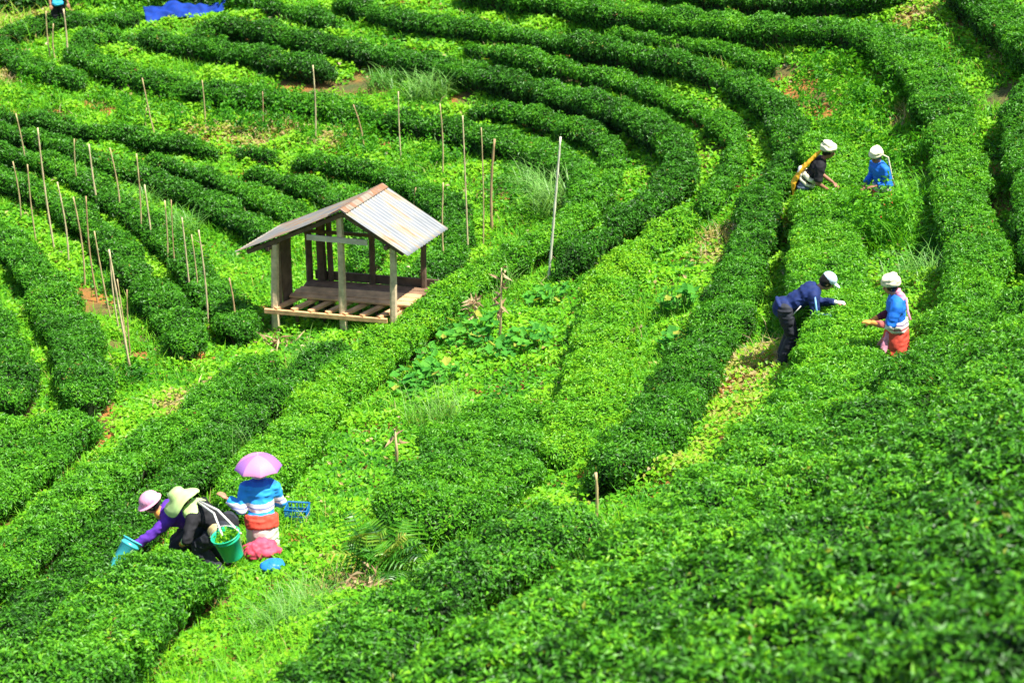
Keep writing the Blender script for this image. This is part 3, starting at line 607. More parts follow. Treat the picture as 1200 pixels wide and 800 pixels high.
maize(464, 552, 464, 506, 6, 'small dry orange spike on the open slope above the fern')
# ------------------------------------------------------------------ field hut
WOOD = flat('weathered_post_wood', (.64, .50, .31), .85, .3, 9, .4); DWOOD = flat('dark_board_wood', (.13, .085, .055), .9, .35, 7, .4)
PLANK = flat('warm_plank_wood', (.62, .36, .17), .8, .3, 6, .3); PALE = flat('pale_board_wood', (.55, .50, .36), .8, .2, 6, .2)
def roofmat(name, base, rust):
    m, nt, b = newmat(name); L = nt.links.new
    tc = nt.nodes.new('ShaderNodeTexCoord'); mp = nt.nodes.new('ShaderNodeMapping'); mp.inputs['Scale'].default_value = (.8, 3.2, 1); L(tc.outputs['UV'], mp.inputs[0])
    n = nt.nodes.new('ShaderNodeTexNoise'); n.inputs['Scale'].default_value = 2.2; n.inputs['Detail'].default_value = 7; L(mp.outputs[0], n.inputs['Vector'])
    r = ramp(nt, [(.3, tuple(np.array(base)*.75)), (.5, base), (.56+rust, (.28, .25, .18)), (.68+rust, (.28, .14, .06)), (.8+rust, (.25, .10, .05))], n.outputs[0])
    L(r.outputs[0], b.inputs['Base Color']); b.inputs['Roughness'].default_value = .55; b.inputs['Metallic'].default_value = .15; return m
ROOF = roofmat('galvanised_roof_sheet', (.20, .215, .225), .0); ROOF2 = roofmat('weathered_roof_sheet', (.22, .215, .20), -.04); RUST = roofmat('rusty_ridge_sheet', (.24, .13, .08), -.08)
hb = at(323, 389); s_ = FPX/float(to_px(hb[None])[2][0]); print('hut scale', s_)
U = np.array([math.cos(R(11)), -math.sin(R(11)), 0]); W_ = np.array([math.sin(R(27)), math.cos(R(27)), 0])
def hp(a, b, c): p = U*a+W_*b; return Vector((p[0], p[1], c))
hut = bpy.data.objects.new('field_hut', None); link(hut); hut.location = hb
tag(hut, 'open wooden field hut with a rusty corrugated metal roof and raised slatted floor', 'hut')
k_ = 71/s_                        # metres at the scale the hut was measured at
def gz(a, b): p = U*a+W_*b; return float(ground(hb[0]+p[0], hb[1]+p[1]))-hb[2]
WID, DEP = 2.0*k_, 1.05*k_
def slab(mb, p, q, up, w, h):
    p, q = Vector(p), Vector(q); d = (q-p); L = d.length/2; d.normalize(); up = Vector(up); s = d.cross(up).normalized(); up = s.cross(d)
    mb.box((p+q)/2, d*L, s*w/2, up*h/2)
def post(a, b, top, th, mat, lean=0.0, name='post'):
    top -= .05
    mb = MB(); g0 = gz(a, b)-.12; pts = []
    for i in range(5): t = i/4; pts.append(hp(a+lean*t, b, g0+(top-g0)*t))
    for i in range(5): pts[i] += Vector((random.uniform(-.008, .008), 0, 0))
    mb.tube(pts, [th*.56, th*.54, th*.52, th*.5, th*.5], 6); obj(name, mb.mesh(name, mat, False), hut)
rH = 2.38*k_; aR = 1.27*k_; eL, eR = -.52*k_, 2.36*k_; zL, zR = 1.51*k_, 1.68*k_
def roofz(a):
    if a <= aR:
        t = (aR-a)/(aR-eL); return rH-(rH-zL)*(t**.92)
    t = (a-aR)/(eR-aR); return rH-(rH-zR)*t
post(.0, 0, roofz(0)-.06, .13, WOOD, .06*k_); post(1.17*k_, 0, rH-.08, .12, WOOD); post(WID, 0, roofz(WID)-.06, .115, WOOD, .04)
post(.03, DEP, roofz(0)-.1, .12, DWOOD); post(1.12*k_, DEP, rH-.15, .10, DWOOD); post(WID, DEP, roofz(WID)-.1, .10, DWOOD)  # rear posts in dark wood, the roof's shade put into their colour
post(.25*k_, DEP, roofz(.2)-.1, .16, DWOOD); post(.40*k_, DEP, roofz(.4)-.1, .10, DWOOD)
# corrugated sheets
def sheet(a0, a1, name, mat, b0=-.16*k_, b1=DEP+.12*k_, dz=0., drop=.03, sag=0.0, amp=.011):
    na = 14; nb = 70; V = []; F = []; uv = []
    for layer in (0, 1):
        for i in range(na+1):
            a = a0+(a1-a0)*i/na
            for j in range(nb+1):
                bb = b0+(b1-b0)*j/nb; z = roofz(a)+dz+amp*math.sin(2*math.pi*j/nb*((b1-b0)/.085))-layer*.006-drop*(bb-b0)/(b1-b0)-sag*math.sin(math.pi*j/nb)
                V.append(hp(a, bb, z)); uv.append(((a-a0), bb))
    n1 = (na+1)*(nb+1)
    for i in range(na):
        for j in range(nb):
            q = i*(nb+1)+j; F.append((q, q+1, q+nb+2, q+nb+1)); F.append((n1+q, n1+q+nb+1, n1+q+nb+2, n1+q+1))
    for i in range(na):
        for j in (0, nb): q = i*(nb+1)+j; F.append((q, q+nb+1, n1+q+nb+1, n1+q))
    for j in range(nb):
        for i in (0, na): q = i*(nb+1)+j; F.append((q, q+1, n1+q+1, n1+q))
    me = bpy.data.meshes.new(name); me.from_pydata(V, [], F); me.update(); ul = me.uv_layers.new(name='uv')
    for l in me.loops: ul.data[l.index].uv = uv[l.vertex_index]
    me.materials.append(mat); me.polygons.foreach_set('use_smooth', [True]*len(me.polygons))
    return obj(name, me, hut)
o = sheet(eL, aR, 'roof_sheet', ROOF2); o['label'] = 'weathered left roof slope'
o = sheet(aR, eR, 'roof_sheet', ROOF); o['label'] = 'bright bluish right roof slope'
o = sheet(aR-.20*k_, aR+.10*k_, 'ridge_cap', RUST, dz=.022, amp=.003)
# rafters, tie board
for bb in (-.05, DEP+.02):
    mb = MB(); slab(mb, hp(eL+.15, bb, roofz(eL+.15)-.10), hp(aR, bb, rH-.11), (0, 0, 1), .05, .07); obj('rafter', mb.mesh('rafter', DWOOD, False), hut)
    mb = MB(); slab(mb, hp(aR, bb, rH-.12), hp(eR-.12, bb, roofz(eR-.12)-.10), (0, 0, 1), .05, .07); obj('rafter', mb.mesh('rafter', DWOOD, False), hut)
for a in (.02, WID-.02):
    mb = MB(); slab(mb, hp(a, -.15, roofz(a)-.16), hp(a, DEP+.12, roofz(a)-.18), (0, 0, 1), .06, .06); obj('purlin', mb.mesh('purlin', DWOOD, False), hut)
mb = MB(); slab(mb, hp(.66*k_, -.09, 1.84*k_), hp(1.66*k_, -.09, 1.82*k_), (0, 0, 1), .03, .09); obj('tie_board', mb.mesh('tie_board', PALE, False), hut)
mb = MB(); slab(mb, hp(.0, DEP-.07, 1.50*k_), hp(WID, DEP-.07, 1.50*k_), (0, 0, 1), .03, .06); obj('rear_rail', mb.mesh('rear_rail', DWOOD, False), hut)
# boards of the left wall
for k in range(3):
    bb = .12+k*.15*k_; mb = MB(); slab(mb, hp(.03+.02*(k % 2), bb, .28*k_), hp(.05, bb+random.uniform(-.02, .02), roofz(.05)-.14), W_, .025, .14*k_); obj('wall_board', mb.mesh('wall_board', DWOOD if k else flat('brown_board', (.22, .15, .10), .9, .3, 7), False), hut)
# platform
zf = .47*k_
mb = MB(); slab(mb, hp(-.12, -.09, zf), hp(WID-.05, -.09, zf), (0, 0, 1), .05, .075); obj('front_rail', mb.mesh('front_rail', PLANK, False), hut)
for k in range(7):
    a = .16*k_+k*.29*k_; mb = MB(); slab(mb, hp(a-.10, -.08, zf+.045), hp(a+.06, .42*k_, zf+.07), (0, 0, 1), .085, .05); obj('joist', mb.mesh('joist', PLANK, False), hut)
for k in range(5):
    bb = .36*k_+k*.15*k_; mb = MB(); slab(mb, hp(.08, bb, zf+.12+.01*(k % 2)), hp(WID+.15, bb, zf+.125+.008*(k % 3)), (0, 0, 1), .14*k_, .03); obj('floor_plank', mb.mesh('floor_plank', PLANK if k < 3 else flat('shade_plank', (.20, .12, .07), .85, .3, 6), False), hut)  # front planks in a sunlit tone, rear ones with shade put into the colour
mb = MB(); slab(mb, hp(.1, DEP+.06, zf+.20), hp(WID+.25, DEP+.06, zf+.20), (0, 0, 1), .03, .16); obj('rear_board', mb.mesh('rear_board', DWOOD, False), hut)
for a, bb in ((.55*k_, .55), (1.45*k_, .55), (.3*k_, .15), (1.0*k_, DEP*.8)):
    mb = MB(); mb.tube([hp(a, bb, gz(a, bb)-.08), hp(a, bb, zf+.04)], .03, 6); obj('leg', mb.mesh('leg', DWOOD, False), hut)
mb = MB(); slab(mb, hp(.05, .2, zf), hp(.05, DEP, zf), (0, 0, 1), .05, .07); obj('side_rail', mb.mesh('side_rail', DWOOD, False), hut)
mb = MB(); slab(mb, hp(WID, .1, zf), hp(WID, DEP, zf), (0, 0, 1), .05, .07); obj('side_rail', mb.mesh('side_rail', PLANK, False), hut)

# ------------------------------------------------------------------ blue tarpaulin
TARP = flat('blue_tarpaulin', (.002, .035, .26), .8, .35, 5, .0)
def tarp():
    c0 = at(208, 28); p = [at(168, 24), at(266, 14), at(262, 20), at(172, 34)]; nu, nv = 60, 14; V = []; F = []
    up = [0.55, .42]
    for i in range(nu+1):
        for j in range(nv+1):
            u, v = i/nu, j/nv; top = p[0]*(1-u)+p[1]*u; bot = p[3]*(1-u)+p[2]*u; q = top*(1-v)+bot*v
            q[2] = float(ground(q[0], q[1]))+.12+.30*(1-v)**.7*(1-.35*u); V.append(q)
    V = np.array(V); V[:, 2] += (fbm(V, 2.2, 91)-.5)*.35+(noise(V, 6, 92)-.5)*.08; V[:, 1] += (noise(V, 1.7, 93)-.5)*.45
    F = [(i*(nv+1)+j, (i+1)*(nv+1)+j, (i+1)*(nv+1)+j+1, i*(nv+1)+j+1) for i in range(nu) for j in range(nv)]
    me = npmesh('tarpaulin', V-c0, [np.array(F)], [TARP], smooth=True); o = obj('tarpaulin', me, loc=c0)
    sm = o.modifiers.new('t', 'SOLIDIFY'); sm.thickness = .01
    tag(o, 'crumpled bright blue tarpaulin spread along the top edge of the tea', 'tarpaulin')
tarp()
# far shrubs at the very top
def shrub(x, y, r, h, n, tone, label):
    o = at(x, y); P = rng.normal(size=(n, 3)); P = nrm(P)*rng.random((n, 1))**.3; P[:, 2] = np.abs(P[:, 2]); lump = .75+.5*fbm(P, 2, int(x)); P *= lump[:, None]
    Nn = nrm(P+[0, 0, .3]); P = P*[r, r*.8, h]; P[:, 2] += .1
    v, f, li = leaves(P, Nn, .16, .08, False, .8, .4); tn = np.clip(tone+(fbm(P, 2, 5)-.5)*.4+rng.normal(0, .1, n), 0, .8)
    root = bpy.data.objects.new('shrub', None); link(root); root.location = o; tag(root, label, 'shrub', 'shrubs along the top edge')
    obj('crown', npmesh('crown', v, [f], [TEA], None, tn[li]), root)
    mb = MB(); 
    for k in range(4): a = k*1.6+.3; mb.tube([(0, 0, -.1), (math.cos(a)*r*.2, math.sin(a)*r*.2, h*.35), (math.cos(a)*r*.5, math.sin(a)*r*.5, h*.7)], [.04, .025, .01], 5)
    obj('branches', mb.mesh('branches', STEM), root)
shrub(12, 10, 1.1, 1.0, 1400, .2, 'dark shrub in the top left corner')
shrub(45, 6, .9, .9, 1100, .25, 'dark shrub left of the distant person')
shrub(105, 8, .9, .8, 1000, .5, 'light shrub just right of the distant person')
shrub(150, 8, 1.0, .6, 1000, .55, 'light green shrub at the left end of the blue tarpaulin')
shrub(215, 2, 1.1, .8, 1300, .15, 'dark shrub above the blue tarpaulin')
shrub(285, 4, 1.1, .8, 1300, .3, 'shrub above the right end of the blue tarpaulin')

# ------------------------------------------------------------------ people
SKIN = flat('skin', (.42, .21, .12), .55, .12, 20); SKIN2 = flat('darker_skin', (.30, .14, .08), .55, .12, 20)
HAIR = flat('black_hair', (.012, .010, .009), .5, .2, 30)
EYE = flat('dark_eye', (.02, .015, .012), .3, .1, 30); LIP = flat('lip', (.30, .08, .06), .5, .1, 30)
def ik(a, b, l1, l2, hint):
    a, b = Vector(a), Vector(b); d = b-a; L = min(d.length, (l1+l2)*.999); d.normalize(); b = a+d*L
    x = (l1*l1-l2*l2+L*L)/(2*L); h = math.sqrt(max(l1*l1-x*x, 0)); hv = Vector(hint); hv = (hv-d*hv.dot(d))
    if hv.length < 1e-4: hv = Vector((1, 0, 0))
    return a+d*x+hv.normalized()*h, b
class Fig:
    """joints in the person's own frame: x forward, y left, z up"""
    def __init__(s, pelvis, neck, headdir, hands, feet, elbow=(-.6, .5, -.6), knee=(1, 0, 0), shw=.17, scale=1.0, headup=None, skin=SKIN):
        V = Vector; s.skin = skin; s.pel = V(pelvis); s.neck = V(neck); s.hd = V(headdir).normalized(); k = scale; s.k = k
        s.sp = (s.neck-s.pel).normalized(); lat = V((0, 1, 0)); s.back = lat.cross(s.sp)*-1   # points backwards
        s.sh = [s.neck-s.sp*.05*k+lat*shw*k*sg for sg in (1, -1)]; s.hip = [s.pel+lat*.09*k*sg for sg in (1, -1)]
        s.el = []; s.wr = []; s.kn = []; s.an = []
        for i, sg in enumerate((1, -1)):
            e, w = ik(s.sh[i], hands[i], .27*k, .25*k, (elbow[0], elbow[1]*sg, elbow[2])); s.el.append(e); s.wr.append(w)
            kn, an = ik(s.hip[i], V(feet[i])+V((0, 0, .08)), .41*k, .41*k, knee); s.kn.append(kn); s.an.append(an)
        hu = V(headup) if headup else V((0, 0, 1)); hu = (hu-s.hd*hu.dot(s.hd)).normalized(); s.hu = hu
        s.hc = s.neck+s.sp*.06*k+hu*.13*k+s.hd*.03*k
        s.HM = Matrix((s.hd, hu.cross(s.hd), hu)).transposed()
    def hp(s, x, y, z): return s.hc+s.HM@Vector((x, y, z))*s.k
    def torso(s, mb, g=0.0, low=0.0):
        k = s.k; c0 = s.pel-s.sp*low; mid = s.pel.lerp(s.neck, .45); ch = s.pel.lerp(s.neck, .78)
        M = Matrix((s.back, Vector((0, 1, 0)), s.sp)).transposed()
        mb.ell(s.pel, .11*k+g, .155*k+g, .12*k+g, M); mb.ell(mid, .095*k+g, .13*k+g, .17*k+g, M); mb.ell(ch, .105*k+g, .155*k+g, .15*k+g, M)
        mb.tube([s.sh[0], s.neck-s.sp*.03*k, s.sh[1]], [.055*k+g, .06*k+g, .055*k+g], 10)
        if low: mb.tube([s.pel, c0], [.14*k+g, .15*k+g], 14)
    def arm(s, mb, i, g=0.0, frac=1.0):
        k = s.k; a, e, w = s.sh[i], s.el[i], s.wr[i]
        if frac <= .5: e2 = a.lerp(e, frac*2); mb.tube([a, e2], [.055*k+g, .047*k+g], 10); mb.ell(a, .055*k+g, .055*k+g, .055*k+g); return
        w2 = e.lerp(w, (frac-.5)*2); mb.tube([a, a.lerp(e, .5), e], [.052*k+g, .046*k+g, .040*k+g], 10); mb.tube([e, w2], [.040*k+g, (.026 if frac > .95 else .033)*k+g], 10)
        mb.ell(a, .056*k+g, .056*k+g, .056*k+g); mb.ell(e, .040*k+g, .040*k+g, .040*k+g)
    def leg(s, mb, i, g=0.0, frac=1.0):
        k = s.k; h, kn, an = s.hip[i], s.kn[i], s.an[i]
        mb.tube([h, h.lerp(kn, .5), kn], [.088*k+g, .075*k+g, .056*k+g], 12); mb.ell(kn, .056*k+g, .056*k+g, .056*k+g); mb.ell(h, .09*k+g, .09*k+g, .09*k+g)
        if frac > .5: mb.tube([kn, kn.lerp(an, .35), kn.lerp(an, (frac-.5)*2)], [.054*k+g, .056*k+g, .036*k+g*1.4], 12)
    def hand(s, mb, i, curl=.6):
        w, e = s.wr[i], s.el[i]; d = (w-e).normalized(); side = Vector((0, 1 if i == 0 else -1, 0)); pn = Vector((0, 0, -1)); pn = (pn-d*pn.dot(d)).normalized(); s2 = d.cross(pn).normalized()
        if s2.dot(side) < 0: s2 = -s2
        inn = -s2                                # thumb side points inwards
        mb.ell(w+d*.045, .048, .042, .016, Matrix((d, s2, pn)).transposed(), 12, 8)
        for q, (off, ln) in enumerate(((.030, .068), (.010, .078), (-.010, .072), (-.029, .056))):
            b0 = w+d*.075+inn*off; p1 = b0+d*ln*.5+pn*ln*.15*curl; p2 = p1+(d*.6+pn*curl).normalized()*ln*.32; p3 = p2+(d*.2+pn*curl*1.2).normalized()*ln*.28
            mb.tube([w+d*.04+inn*off*.8, b0, p1, p2, p3], [.009, .0095, .009, .008, .0065], 7)
        t0 = w+d*.03+inn*.032; mb.tube([t0-inn*.015, t0+d*.02+inn*.015, t0+d*.045+inn*.022+pn*.012, t0+d*.062+inn*.015+pn*.02], [.012, .011, .0095, .008], 7)
    def body(s, name, base, yaw, label, group='tea pickers among the hedges'):
        mb = MB(); k = s.k; s.torso(mb)
        for i in (0, 1):
            s.arm(mb, i); s.leg(mb, i); s.hand(mb, i)
            f = s.an[i]+Vector((0, 0, -.045)); mb.tube([f+Vector((-.05, 0, 0)), f+Vector((.05, 0, -.005)), f+Vector((.15, 0, -.015))], [.036, .038, .026], 8)
        mb.tube([s.neck-s.sp*.03, s.neck+s.sp*.04, s.hc-s.hu*.04], [.056*k, .05*k, .05*k], 10)
        mb.ell(s.hc, .095*k, .075*k, .115*k, s.HM, 20, 14); mb.ell(s.hp(.035, 0, -.05), .055*k, .052*k, .06*k, s.HM)
        mb.tube([s.hp(.085, 0, .015), s.hp(.11, 0, -.015), s.hp(.095, 0, -.028)], [.009, .014, .012], 8)
        for sg in (1, -1): mb.ell(s.hp(-.005, .076*sg, -.005), .02, .010, .03, s.HM, 8, 6)
        o = obj(name, mb.remesh(name, [s.skin], .0085, 3), loc=base); o.rotation_euler = (0, 0, yaw); tag(o, label, 'person', group); s.root = o
        for sg in (1, -1):
            m2 = MB(); m2.ell(s.hp(.086, .03*sg, .005), .010, .014, .008, s.HM, 8, 6); obj('eye', m2.mesh('eye', EYE), o)
        m2 = MB(); m2.tube([s.hp(.088, .022, -.058), s.hp(.093, 0, -.056), s.hp(.088, -.022, -.058)], [.004, .007, .004], 6); obj('mouth', m2.mesh('mouth', LIP), o)
        return o
    def part(s, name, mb, mat, voxel=.012, sm=3, label=None):
        me = mb.remesh(name, mat if isinstance(mat, list) else [mat], voxel, sm) if voxel else mb.mesh(name, mat)
        if voxel and voxel >= .01:       # creases of the cloth
            n = len(me.vertices); V = np.zeros(n*3, np.float32); me.vertices.foreach_get('co', V); V = V.reshape(-1, 3); N = np.zeros(n*3, np.float32); me.vertices.foreach_get('normal', N); N = N.reshape(-1, 3)
            cr = (1-np.abs(2*noise(V*[1, 1, 1.8], 11, 17)-1)*2)*.010+(noise(V, 26, 19)-.5)*.006; V = V+N*cr[:, None]; me.vertices.foreach_set('co', np.ascontiguousarray(V, np.float32).ravel()); me.update()
        o = obj(name, me, s.root)
        if label: o['label'] = label
        return o
    def haircap(s, lo=-.05):
        mb = MB(); mb.ell(s.hp(-.018, 0, .018), .095*s.k, .083*s.k, .11*s.k, s.HM, 16, 12); return s.part('hair', mb, HAIR, .01, 2)
    def turban(s, mat, big=1.0):
        mb = MB(); k = s.k*big; mb.ell(s.hp(-.02, 0, .075), .118*k, .105*k, .085*k, s.HM, 18, 12)
        for q in range(5):
            z = .045+.022*q; r = (.110-.010*abs(q-1))*big; tl = .038*math.sin(q*2.1+1)
            mb.tube([s.hp(-.018+r*math.cos(t*math.pi/8)*1.05, r*math.sin(t*math.pi/8)*.95, z+tl*math.cos(t*math.pi/8+q)) for t in range(17)], .019*k, 7)
        return s.part('head_wrap', mb, mat, .011, 3)
def skirt(f, mat, top, zlow, r0, r1, name='skirt', fwdoff=0.0):
    mb = MB(); n = 28; P = []; rows = 9; lo = Vector((f.pel.x*.6+fwdoff, 0, zlow))
    vs = []; 
    for j in range(rows):
        t = j/(rows-1); c = (f.pel+f.sp*top).lerp(lo, t); r = r0+(r1-r0)*t
        for k in range(n):
            a = 2*math.pi*k/n; rr = r*(1+.05*t*math.sin(a*7+1)); vs.append((c.x+rr*.85*math.cos(a), c.y+rr*math.sin(a), c.z))
    fs = [(j*n+k, j*n+(k+1) % n, (j+1)*n+(k+1) % n, (j+1)*n+k) for j in range(rows-1) for k in range(n)]+[tuple(range(n)), tuple(reversed(range((rows-1)*n, rows*n)))]
    mb.add(vs, fs); return f.part(name, mb, mat, .014, 3)
def belt(f, mat, t0, t1, g, name, label=None):
    mb = MB(); M = Matrix((f.back, Vector((0, 1, 0)), f.sp)).transposed(); n = 28; vs = []
    for j, t in enumerate((t0, (t0+t1)/2, t1)):
        c = f.pel+f.sp*t
        for k in range(n):
            a = 2*math.pi*k/n; bulge = .006 if j == 1 else 0; vs.append(c+M@Vector(((.12*f.k+g+bulge)*math.cos(a), (.16*f.k+g+bulge)*math.sin(a), 0)))
    fs = [(j*n+k, j*n+(k+1) % n, (j+1)*n+(k+1) % n, (j+1)*n+k) for j in range(2) for k in range(n)]+[tuple(range(n)), tuple(reversed(range(2*n, 3*n)))]
    mb.add(vs, fs); return f.part(name, mb, mat, .012, 1, label)
NAVY = flat('navy_jacket_cloth', (.010, .024, .11), .75, .3, 12); CHAR = flat('charcoal_trousers_cloth', (.030, .033, .042), .85, .3, 14); CAPB = flat('pale_blue_cap_cloth', (.60, .74, .88), .8, .12, 20)
SKYB = flat('light_blue_trim', (.22, .48, .85), .7, .1, 20); WHITE = flat('white_cloth', (.70, .68, .62), .8, .12, 30); CREAM = flat('cream_head_cloth', (.70, .66, .44), .85, .2, 24)
BLUE = flat('bright_blue_cloth', (.012, .15, .62), .7, .2, 16); RED = flat('orange_red_skirt_cloth', (.72, .085, .05), .75, .25, 22); PINK = flat('pink_cloth', (.80, .30, .42), .75, .2, 22)
BLACK = flat('black_cloth', (.012, .012, .014), .85, .3, 20); YEL = flat('yellow_sling_cloth', (.80, .42, .02), .7, .2, 14); JEANS = flat('grey_jeans_cloth', (.09, .12, .16), .85, .35, 18)
GLOVO = flat('orange_glove_cloth', (.75, .34, .07), .8, .15, 24); PURP = flat('purple_sleeve_cloth', (.11, .03, .36), .75, .2, 16); MAR = flat('dark_maroon_cloth', (.12, .02, .04), .85, .2, 20)
EMB = stripes('embroidered_band_cloth', [(0, (.75, .70, .58)), (.35, (.45, .10, .12)), (.5, (.78, .74, .62)), (.75, (.20, .12, .25)), (.86, (.80, .76, .66))], 2, 6.5, .8, -4.6)

def gloves(f, i, mat, name='glove', lng=.06):
    mb = MB(); w, e = f.wr[i], f.el[i]; d = (w-e).normalized(); mb.tube([w-d*lng, w+d*.01], [.036, .034], 10); pn = Vector((0, 0, -1)); pn = (pn-d*pn.dot(d)).normalized(); s2 = d.cross(pn)
    mb.ell(w+d*.045, .054, .047, .022, Matrix((d, s2, pn)).transposed()); inn = s2 if (s2.y < 0) == (i == 0) else -s2
    for off, ln in ((.030, .068), (.010, .078), (-.010, .072), (-.029, .056)):
        b0 = w+d*.075+inn*off; p1 = b0+d*ln*.5+pn*ln*.09; p2 = p1+(d*.6+pn*.6).normalized()*ln*.34; mb.tube([b0-d*.02, b0, p1, p2], [.012, .012, .0115, .010], 7)
    return f.part(name, mb, mat, .006, 1)

# 1 man in the navy jacket
b0 = at(914, 431)
f = Fig((0, 0, .86), (.40, 0, 1.12), (.80, 0, -.60), ((.70, .08, .90), (.62, -.16, .78)), ((.02, .10, 0), (.0, -.10, 0)), elbow=(-.3, .4, -.8), headup=(.5, 0, 1))
f.body('person', b0, R(0), 'man in a navy tracksuit jacket and pale cap bending over the tea')
mb = MB(); f.torso(mb, .030, .03)
for i in (0, 1): f.arm(mb, i, .020, .97)
f.part('jacket', mb, NAVY)
mb = MB(); mb.ell(f.pel, .125, .165, .11)
for i in (0, 1): f.leg(mb, i, .022, 1.0)
f.part('trousers', mb, CHAR)
for i in (0, 1):
    sg = 1 if i == 0 else -1; mb = MB(); a, e, w = f.sh[i], f.el[i], f.wr[i]; o_ = Vector((.01, sg*.066, .03)); o2 = Vector((.02, sg*.058, .018)); mb.tube([a+o_, a.lerp(e, .5)+o_, e+o2, e.lerp(w, .5)+o2*.9, w.lerp(e, .12)+o2*.75], [.013, .014, .014, .013, .012], 6); f.part('sleeve_stripe', mb, SKYB, None)
f.haircap(); mb = MB(); mb.ell(f.hp(-.005, 0, .06), .108, .090, .085, f.HM, 18, 12); mb.tube([f.hp(.07, 0, .045), f.hp(.13, 0, .035), f.hp(.175, 0, .015)], [.075, .072, .045], 14, True, None, 1); 
mb2 = MB(); mb2.ell(f.hp(-.005, 0, .06), .108, .090, .085, f.HM, 18, 12); mb2.ell(f.hp(.12, 0, .04), .075, .07, .010, f.HM, 16, 8); f.part('cap', mb2, CAPB, .007, 2)
gloves(f, 0, WHITE); 
for i in (0, 1):
    mb = MB(); q = f.an[i]+Vector((0, 0, -.04)); mb.tube([q+Vector((-.06, 0, 0)), q+Vector((.06, 0, 0)), q+Vector((.17, 0, -.015))], [.048, .048, .036], 10); f.part('shoe', mb, BLACK, .01, 2)
mb = MB(); mb.tube([f.pel+Vector((.10, -.155, -.04)), f.pel+Vector((.20, -.165, .10))], [.007, .007], 6); mb.tube([f.pel+Vector((.10, .155, -.04)), f.pel+Vector((.20, .165, .10))], [.007, .007], 6); f.part('pocket_zip', mb, WHITE, None)

# 2 woman with the embroidered sash, facing him
b0 = at(1046, 446)
f = Fig((0, 0, .70), (.05, 0, 1.12), (.95, .0, -.35), ((.31, .14, .84), (.27, -.10, .78)), ((.0, .09, 0), (.0, -.09, 0)), scale=.90, elbow=(-.5, .6, -.8))
f.body('person', b0, R(172), 'woman in a blue top, embroidered sash and red skirt facing the man')
mb = MB(); f.torso(mb, .020)
for i in (0, 1): f.arm(mb, i, .022, .5)
f.part('blouse', mb, BLUE)
for i in (0, 1):
    mb = MB(); a, e, w = f.sh[i], f.el[i], f.wr[i]; mb.tube([a.lerp(e, .78), e, e.lerp(w, .2)], [.063, .058, .052], 12); f.part('cuff_band', mb, WHITE, .01, 1)
    mb = MB(); mb.tube([e.lerp(w, .15), e.lerp(w, .9)], [.048, .036], 12); f.part('sleeve', mb, stripes('striped_sleeve_cloth_%d' % i, [(0, (.03, .03, .08)), (.3, (.6, .55, .5)), (.45, (.05, .03, .10)), (.7, (.5, .12, .1))], 0, 9) if i == 0 else MAR, .01, 1)
belt(f, EMB, .02, .15, .020, 'embroidered_sash'); skirt(f, RED, .04, .25, .155, .24)
mb = MB(); mb.tube([f.pel+Vector((.09, .10, 0)), f.pel+Vector((.14, .15, -.2)), f.pel+Vector((.12, .17, -.42))], [.05, .06, .07], 10, True, (1, 0, 0), .35); f.part('apron_panel', mb, PINK, .012, 2)
mb = MB(); mb.tube([f.hp(-.06, 0, -.08), f.neck+Vector((-.06, 0, -.02))], [.04, .07], 12); f.part('neck_scarf', mb, PINK, .012, 2)
f.haircap(); f.turban(CREAM); gloves(f, 0, GLOVO, lng=.1); gloves(f, 1, GLOVO, lng=.1)
mb = MB(); sh = f.neck-f.sp*.1; mb.tube([sh+Vector((-.12, -.16, .04)), sh+Vector((-.15, -.12, -.12)), f.pel+Vector((-.15, -.05, .12))], [.014]*3, 6); f.part('trim_strap', mb, PINK, None)

# 3 picker with the yellow sling
b0 = at(938, 272)
f = Fig((0, 0, .86), (.27, 0, 1.31), (.95, -.1, -.25), ((.48, .10, .90), (.40, -.14, .86)), ((.0, .10, 0), (-.02, -.10, 0)), elbow=(-.2, .3, -.8), skin=SKIN2)
f.body('person', b0, R(-8), 'picker in a black top and jeans with a yellow sling down the back')
mb = MB(); f.torso(mb, .020)
for i in (0, 1): f.arm(mb, i, .020, .45)
f.part('shirt', mb, BLACK)
mb = MB(); mb.ell(f.pel, .125, .165, .11)
for i in (0, 1): f.leg(mb, i, .020, 1.0)
f.part('jeans', mb, JEANS)
belt(f, CREAM, .17, .23, .028, 'waist_cord', 'upper cream band round the body'); belt(f, CREAM, .08, .12, .026, 'waist_cord', 'lower cream band round the body')
mb = MB(); bk = f.back; mb.tube([f.hp(-.08, 0, .05), f.neck+bk*.14, f.pel.lerp(f.neck, .4)+bk*.19, f.pel+bk*.19+Vector((0, 0, -.05)), f.pel+bk*.15+Vector((0, 0, -.34))], [.03, .055, .085, .10, .06], 12, True, (0, 1, 0), .40); f.part('sling', mb, YEL, .012, 2)
mb = MB(); mb.ell(f.pel.lerp(f.neck, .30)+bk*.17, .05, .08, .12); f.part('cloth_bundle', mb, WHITE, .014, 2)
f.haircap(); f.turban(CREAM, 1.02)

